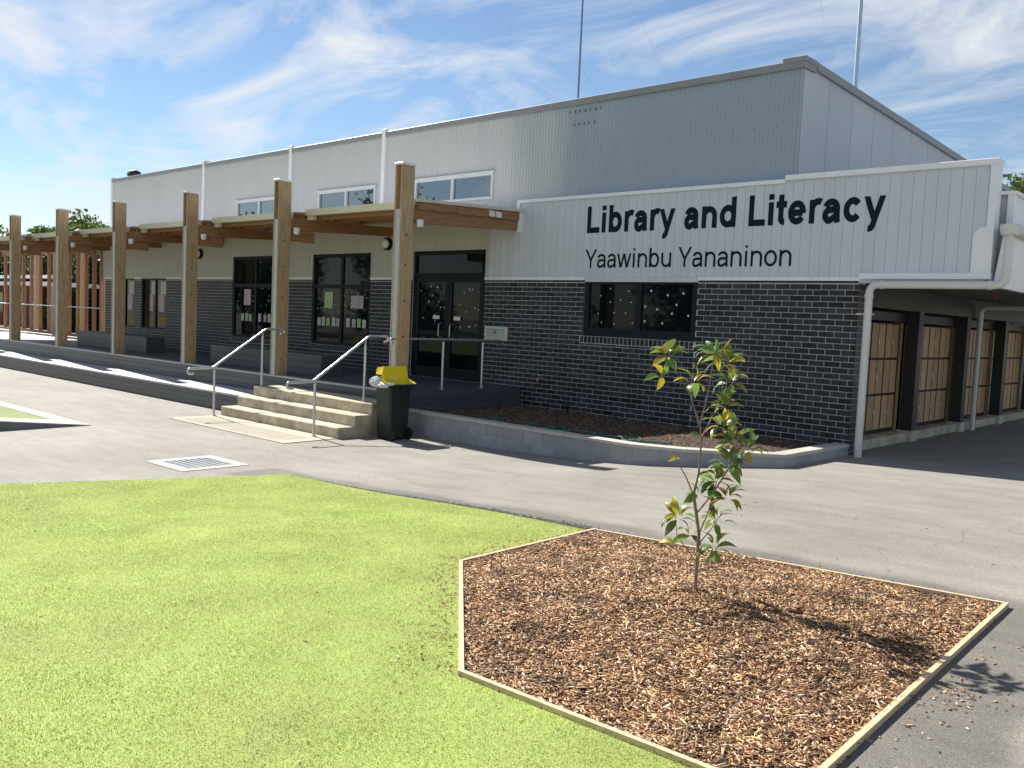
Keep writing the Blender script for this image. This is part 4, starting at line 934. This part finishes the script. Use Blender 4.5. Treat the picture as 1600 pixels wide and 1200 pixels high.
for y in (by0 + .02, by1 - .02):
    wl = MB().lathe([(.03, -.022), (.095, -.022), (.1, -.012), (.1, .012), (.095, .022), (.03, .022)], (bx1 + .03, y, -.165), 20, 'y').build('wheel', m_black, bn, True)
MB().tube([(bx1 + .10, by0 + .02, .60), (bx1 + .10, by1 - .02, .60)], .014, 8).build('handle_bar', m_bin, bn, True)
# lid hinged on the right, propped up by the bag
hx, lx = bx1 + .05, bx0 - .045; hz_, lz = .63, .86
lid = MB()
lid.add([(hx + .03, ry0 - .01, hz_), (hx - .18, ry0 - .01, hz_ + .07), (lx + .22, ry0 + .02, lz + .035), (lx + .02, ry0 + .05, lz + .0), (lx + .0, ry0 + .05, lz - .10),
         (hx + .03, ry1 + .01, hz_), (hx - .18, ry1 + .01, hz_ + .07), (lx + .22, ry1 - .02, lz + .035), (lx + .02, ry1 - .05, lz + .0), (lx + .0, ry1 - .05, lz - .10)],
        [(0, 1, 6, 5), (1, 2, 7, 6), (2, 3, 8, 7), (3, 4, 9, 8)])
sk = [(hx + .03, hz_), (hx - .18, hz_ + .07), (lx + .22, lz + .035), (lx + .02, lz)]
lid.add([(x_, ry0 - .01 + (.03 if i > 1 else 0) + (.03 if i == 3 else 0), z_) for i, (x_, z_) in enumerate(sk)] + [(lx, ry0 + .045, lz - .10), (lx + .2, ry0 + .0, lz - .10), (hx - .18, ry0 - .02, hz_ + .015)], [(0, 1, 2, 3, 4, 5, 6)])
lo = lid.build('bin_lid', m_yel, bn); sm = lo.modifiers.new('solid', 'SOLIDIFY'); sm.thickness = .008; sm.offset = 0
# bag: thin creased plastic, folded over the rim and bulging at the front left
from mathutils import noise as mnoise
def bag_piece(bm, c, sx_, sy_, sz_, seed):
    r_ = bmesh.ops.create_icosphere(bm, subdivisions=5, radius=1)
    for v in r_['verts']:
        p = v.co.normalized(); q = p * 1.7 + Vector((seed, seed * 2, 0)); rid = 0; amp = .34; fr = 1.6
        for o_ in range(4): rid += amp * (1 - abs(mnoise.noise(q * fr)) * 2); amp *= .55; fr *= 1.9
        p = p * (.72 + rid * .42); v.co = Vector((c[0] + p.x * sx_, c[1] + p.y * sy_, c[2] + p.z * sz_))
bmg = bmesh.new(); bag_piece(bmg, (-.17, -.16, -.005), .15, .16, .10, 1.3); bag_piece(bmg, (.0, -.235, -.045), .20, .05, .05, 4.1); bag_piece(bmg, (-.03, .0, -.0), .15, .16, .10, 7.7); bag_piece(bmg, (.215, -.21, -.01), .06, .06, .03, 9.2)
me = bpy.data.meshes.new('rubbish_bag'); bmg.to_mesh(me); bmg.free(); me.materials.append(m_bag)
bgo = bpy.data.objects.new('rubbish_bag', me); COL.objects.link(bgo); bgo.location = (-5.93, -3.52, .645); tag(bgo, 'crumpled white plastic bag overflowing the wheelie bin', 'bag')

# ------------------------------------------------------------------ sapling
SP = Vector((2.341, -8.045, .10)); K = .001426
def sp(zx, zy, d=0): return SP + CR * ((zx - 335) * K) + CU * ((1125 - zy) * K) + Vector((CF.x, CF.y, 0)) * d
sap = thing('magnolia_sapling', 'young staked-free sapling with glossy leaves in the mulch bed', 'sapling', SP)
sap['label'] = 'slender young sapling with glossy leaves growing in the mulch bed'
MB().tube([sp(333, 1150), sp(335, 1110), sp(345, 960), sp(353, 850), sp(338, 740), sp(330, 685)], [.0125, .0115, .0105, .010, .0098, .0095], 8).build('trunk', m_bark, sap, True)
BR = [([(330, 690), (352, 600), (363, 470), (358, 400)], .008, 0), ([(358, 405), (335, 330), (318, 270), (322, 215)], .006, .02), ([(358, 395), (385, 280), (400, 180), (412, 80)], .005, -.05),
      ([(362, 455), (400, 390), (440, 320), (465, 240), (462, 150)], .005, .10), ([(330, 690), (295, 610), (262, 555), (235, 495)], .0045, -.08), ([(340, 965), (290, 900), (265, 860), (262, 790)], .004, .05),
      ([(345, 765), (410, 680), (470, 580), (495, 500), (510, 440), (480, 360)], .006, -.07), ([(353, 850), (390, 780), (420, 700), (440, 640)], .005, .08), ([(355, 890), (400, 830), (440, 760)], .004, -.04),
      ([(320, 270), (280, 210), (225, 110)], .003, .05), ([(500, 490), (540, 545), (565, 480)], .003, -.1)]
for pts, r0_, dd in BR:
    n_ = len(pts); MB().tube([sp(*p, dd * i / (n_ - 1)) for i, p in enumerate(pts)], [r0_ * (1 - .5 * i / (n_ - 1)) for i in range(n_)], 7).build('branch', m_bark, sap, True)
# leaf mesh: pointed ellipse, folded along the midrib and arched
prof_l = [(0, .06), (.12, .42), (.3, .86), (.5, 1.0), (.7, .82), (.88, .42), (1, .02)]
vs = []; fs = []
for u_, wv in prof_l:
    zc = .16 * math.sin(u_ * PI) - .22 * u_ ** 2
    vs += [(-.20 * wv, u_, zc + .05 * wv), (0, u_, zc), (.20 * wv, u_, zc + .05 * wv)]
for i in range(len(prof_l) - 1):
    b = 3 * i; fs += [(b, b + 1, b + 4, b + 3), (b + 1, b + 2, b + 5, b + 4)]
lm = bpy.data.meshes.new('leaf'); lm.from_pydata(vs, [], fs)
for p_ in lm.polygons: p_.use_smooth = True
def leaf_material(name, top, under, tr):
    M = mat(name, top, .45, .25, 40, 0, rnd='obj', ramt=.3, trans=tr); t = M.node_tree; ge = t.nodes.new('ShaderNodeNewGeometry')
    mx_ = t.nodes.new('ShaderNodeMix'); mx_.data_type = 'RGBA'; b = t.nodes['Principled BSDF']; src = b.inputs['Base Color'].links[0].from_socket
    t.links.new(ge.outputs['Backfacing'], mx_.inputs[0]); t.links.new(src, mx_.inputs[6]); mx_.inputs[7].default_value = (*under, 1); t.links.new(mx_.outputs[2], b.inputs['Base Color']); return M
lms = [leaf_material('leaf_green', (.14, .245, .05), (.28, .25, .10), .42), leaf_material('leaf_yellow', (.42, .36, .03), (.35, .28, .05), .45), leaf_material('leaf_brown', (.20, .12, .04), (.24, .14, .06), .35)]
lm.materials.append(lms[0])
CL = [(218, 100, 10, 60), (340, 215, 9, 50), (405, 90, 8, 55), (470, 130, 13, 65), (495, 215, 10, 50), (470, 315, 9, 50), (460, 400, 7, 45), (505, 465, 11, 65), (565, 490, 7, 60), (470, 550, 12, 65),
      (430, 630, 12, 60), (465, 690, 10, 60), (440, 800, 9, 65), (410, 890, 9, 65), (260, 770, 9, 45), (245, 870, 2, 20), (222, 545, 1, 5), (312, 440, 1, 8), (325, 860, 4, 30), (195, 190, 4, 30), (360, 690, 5, 35)]
rl = random.Random(11)
for (cx, cy, n_, sprd) in CL:
    if n_ > 3: n_ = int(n_ * 1.3)
    cd = rl.uniform(-.08, .08)
    for i in range(n_):
        a = 2 * PI * i / n_ + rl.uniform(-.4, .4); rad = sprd * rl.uniform(.08, .35)
        base = sp(cx + rad * math.cos(a), cy + rad * math.sin(a) * .8 + 6, cd + rl.uniform(-.04, .04))
        d = (CR * math.cos(a) + Vector((0, 0, 1)) * (-math.sin(a) * .75 + .28) + Vector((CF.x, CF.y, 0)) * rl.uniform(-.8, .8)).normalized()
        up = (Vector((0, 0, 1)) + Vector((rl.uniform(-.7, .7), rl.uniform(-.7, .7), 0))); xax = d.cross(up).normalized(); zax = xax.cross(d)
        M3 = Matrix((xax, d, zax)).transposed(); ln = rl.uniform(.085, .13)
        q = rl.random(); mm = lms[0] if q < .72 else (lms[1] if q < .87 else lms[2])
        if (cx, cy) in ((222, 545), (245, 870)): mm = lms[1]
        inst('leaf', lm, sap, base, M3.to_euler(), (ln, ln, ln), mm)

# ------------------------------------------------------------------ roof items, masts and wires
def mast(x, y, z0, z1, r, M, label):
    o = MB().tube([(x, y, z0), (x, y, z1)], [r, r * .8], 10).build('radio_mast', M, None, True); tag(o, label, 'mast'); return o
mast(-13.45, 10, 5.0, 15.5, .036, m_mast, 'thin blue guyed mast above the roof middle')
mast(-4.43, 10, 5.0, 15.5, .055, m_mast2, 'thicker pale mast behind the high roof corner')
def wire(a, b, label, sag=.1):
    a = Vector(a); b = Vector(b); P = [a.lerp(b, i / 12) - Vector((0, 0, sag * 4 * (i / 12) * (1 - i / 12))) for i in range(13)]
    tag(MB().tube(P, .0035, 5).build('guy_wire', m_mast2, None, True), label, 'wire', 'guy wires of the masts')
wire((-13.46, 10, 9.9), (-19.5, 10, 6.2), 'guy wire running down left from the thin blue mast')
wire((-13.46, 10, 9.9), (-11.7, 10, 7.3), 'short loose wire drooping right from the thin blue mast', -.25)
wire((-13.5, 10, 15.0), (-9.2, 10, 7.6), 'guy wire falling right from the top of the blue mast')
wire((-6.5, 10, 15.2), (-5.0, 10, 8.0), 'guy wire crossing the sky left of the pale mast')
wire((-13.5, 10, 15.4), (-21.5, 10, 6.0), 'longest guy wire crossing clouds left of blue mast')
rv = thing('roof_vent', 'dark domed vent on the roof far left end', 'vent', (-27.6, 1.6, 5.4))
rv.location = (-24.4, .6, 5.5)
MB().lathe([(.10, 0), (.10, .28)], (-24.4, .6, 5.62), 14).build('vent_neck', m_vent, rv, True)
MB().lathe([(.20, .24), (.24, .30), (.20, .40), (.10, .46)], (-24.4, .6, 5.62), 16).build('vent_dome', m_vent, rv, True)

# ------------------------------------------------------------------ batten screen at the far end of the deck
bs = thing('batten_screen', 'reddish timber batten screen at the far deck end', 'screen', (-30, 0, .43))
for x in (-34.6, -33.6, -32.6, -31.75, -30.85, -30.0, -28.1, -27.35, -26.65, -26.0, -25.4): MB().box(x - .055, x + .055, -.05, .05, .55, 3.46).build('batten', m_batten, bs)
MB().box(-40, -25.15, -.05, .05, 3.40, 3.75).build('top_beam', m_beam, bs); MB().box(-40, -25.15, -.08, .08, .46, .56).build('bottom_rail', m_batten, bs)
MB().tube([(-40, -.12, 1.5), (-25.2, -.12, 1.5)], .02, 8).build('wire_rail', m_tube, bs, True)
for x in (-29.2, -38.2): MB().box(x - .12, x + .12, -.13, .13, .43, 4.2).build('screen_post', m_timber, bs)
for i, x in enumerate((-40.1, -37.0, -34.8, -32.6)):
    o = MB().box(x - .10, x + .10, 3.0, 3.25, -.27, 4.65 - .08 * i).build('rear_timber_post', m_timber); tag(o, ['leftmost tall timber post showing above the canopy gutter', 'second timber post showing above the canopy gutter', 'third timber post showing above the canopy gutter', 'rightmost short timber post showing above the canopy gutter'][i], 'post', 'posts behind the canopy')
MB()
dkx = MB().box(-60, -32, -3.9, -.02, -.28, .08).build('far_paving', m_concp); tag(dkx, kind='structure')
pv2 = MB().box(-60, -25.2, .0, 1.3, -.28, .40).build('rear_paving', m_concp); tag(pv2, kind='structure')

# low building beyond the screen
fb = thing('low_classroom', 'low red brick building with white fascia behind the screen', 'building', (-50, 12, -.27))
m_red = mat('red_brick_far', (.17, .055, .038), .8, .2, 3)
MB().box(-78, -60, 10, 22, -.27, 2.5).build('wall', m_red, fb); MB().box(-80, -52.5, 8, 23, 2.55, 2.80).build('fascia', m_white, fb); MB().box(-80, -54, 8.6, 22, 3.05, 3.25).build('roof', m_white, fb)
for x in (-57.6, -53.2): MB().tube([(x, 8.5, -.27), (x, 8.5, 2.6)], .12, 10).build('verandah_post', m_galv, fb, True)
for x in (-72, -68, -64): MB().box(x, x + 1.6, 9.96, 10.02, .7, 2.1).build('window', m_glass, fb)
# parapet of the wing behind the right eave
rw = thing('rear_wing', 'pale parapet wall rising behind the right eave gutter', 'building', (1.4, 3, 3.1))
MB().box(.9, 1.78, .35, 6, 3.12, 3.62).build('parapet', m_steel2, rw); MB().box(1.74, 1.82, .30, .40, 3.12, 3.64).build('corner_trim', m_white, rw); MB().box(1.781, 1.80, .40, 6, 3.12, 3.62).build('side_panel', m_white, rw); MB().box(.88, 1.84, .29, 6.06, 3.62, 3.665).build('parapet_cap', m_white, rw)

# ------------------------------------------------------------------ trees
def foliage(name, c1, c2): return mat(name, c1, .55, .25, .9, 0, col2=c2, rnd='island', ramt=.45, trans=.35)
m_fol = foliage('foliage_bright', (.075, .12, .022), (.12, .16, .03)); m_fol2 = foliage('foliage_dark', (.03, .055, .018), (.05, .08, .025))
def tree(label, x, y, h, rad, n, M, seed, group, z=None, leaf=.16, low=.35):
    r_ = np.random.default_rng(seed); z = g(x) if z is None else z; t = thing('leafy_tree', label, 'tree', (x, y, z), group)
    mb = MB(); mb.tube([(x, y, z), (x + .05 * h * .2, y, z + h * .3), (x, y + .1, z + h * .65)], [.035 * h * .6, .025 * h * .6, .012 * h * .5], 8)
    cl = []
    for i in range(13):
        a = r_.uniform(0, 2 * PI); rr = rad * r_.uniform(.15, .75); zz_ = h * r_.uniform(low + .08, .88); cl.append((x + rr * math.cos(a), y + rr * math.sin(a), z + zz_, rad * r_.uniform(.28, .48)))
        mb.tube([(x, y, z + h * r_.uniform(.25, .5)), (cl[-1][0], cl[-1][1], cl[-1][2])], [.012 * h * .6, .004 * h * .6], 5)
    mb.build('trunk', m_bark2, t, True)
    ci = r_.integers(0, len(cl), n); C0 = np.array([q[:3] for q in cl])[ci]; R0 = np.array([q[3] for q in cl])[ci]
    d = r_.normal(size=(n, 3)); d /= np.linalg.norm(d, axis=1)[:, None]; P = C0 + d * (R0 * r_.uniform(.35, 1.08, n))[:, None]
    u_ = r_.normal(size=(n, 3)); u_ /= np.linalg.norm(u_, axis=1)[:, None]; v_ = np.cross(u_, r_.normal(size=(n, 3))); v_ /= np.linalg.norm(v_, axis=1)[:, None]
    s_ = leaf * r_.uniform(.6, 1.3, n)[:, None]
    V = np.stack([P - u_ * s_ * .5, P + v_ * s_ * .28, P + u_ * s_ * .5, P - v_ * s_ * .28], 1).reshape(-1, 3)
    arr_mesh('crown', V, np.arange(4 * n).reshape(-1, 4), M, t); return t
tree('bright green tree rising above the canopy at left', -98.5, 25, 11.9, 5.4, 12000, m_fol, 1, 'trees beyond the deck', leaf=.55, low=.1)
tree('smaller tree top showing right of the second canopy post', -89, 25, 10.0, 3.6, 7000, m_fol, 4, 'trees beyond the deck', leaf=.5, low=.1)
tree('dark bushy tree behind the right end of the batten screen', -64, 15, 6.2, 4.2, 22000, m_fol2, 2, 'trees beyond the deck', leaf=.34, low=-.05)
tree('dark tree behind the batten screen beside the building end', -55, 13, 5.8, 4.2, 22000, m_fol2, 3, 'trees beyond the deck', leaf=.34, low=-.05)
tree('dark tree behind the white fascia of the low building', -78, 18, 7.2, 5.5, 22000, m_fol2, 8, 'trees beyond the deck', leaf=.35, low=.0)
tree('leafy green tree at the left picture edge', -88, 17, 7.2, 6, 18000, m_fol, 5, 'trees beyond the deck', leaf=.4, low=.0)
tree('sunlit tree above the right eave', -4.0, 30, 9.9, 3.2, 7000, m_fol, 6, 'trees beyond the deck', leaf=.3)
# trees across the yard, behind the camera, seen only as reflections in the glass
for i, (x, y, h, r_) in enumerate(((-46, -30, 11, 5), (-36, -36, 9, 5), (-58, -28, 10, 5), (-26, -38, 8, 4.5), (-70, -34, 12, 6))):
    tree(['tallest', 'second', 'third', 'fourth', 'farthest'][i] + ' dark tree across the yard mirrored in the windows', x, y, h, r_, 5000, m_fol2, 20 + i, 'trees across the yard', leaf=.45, low=.05)
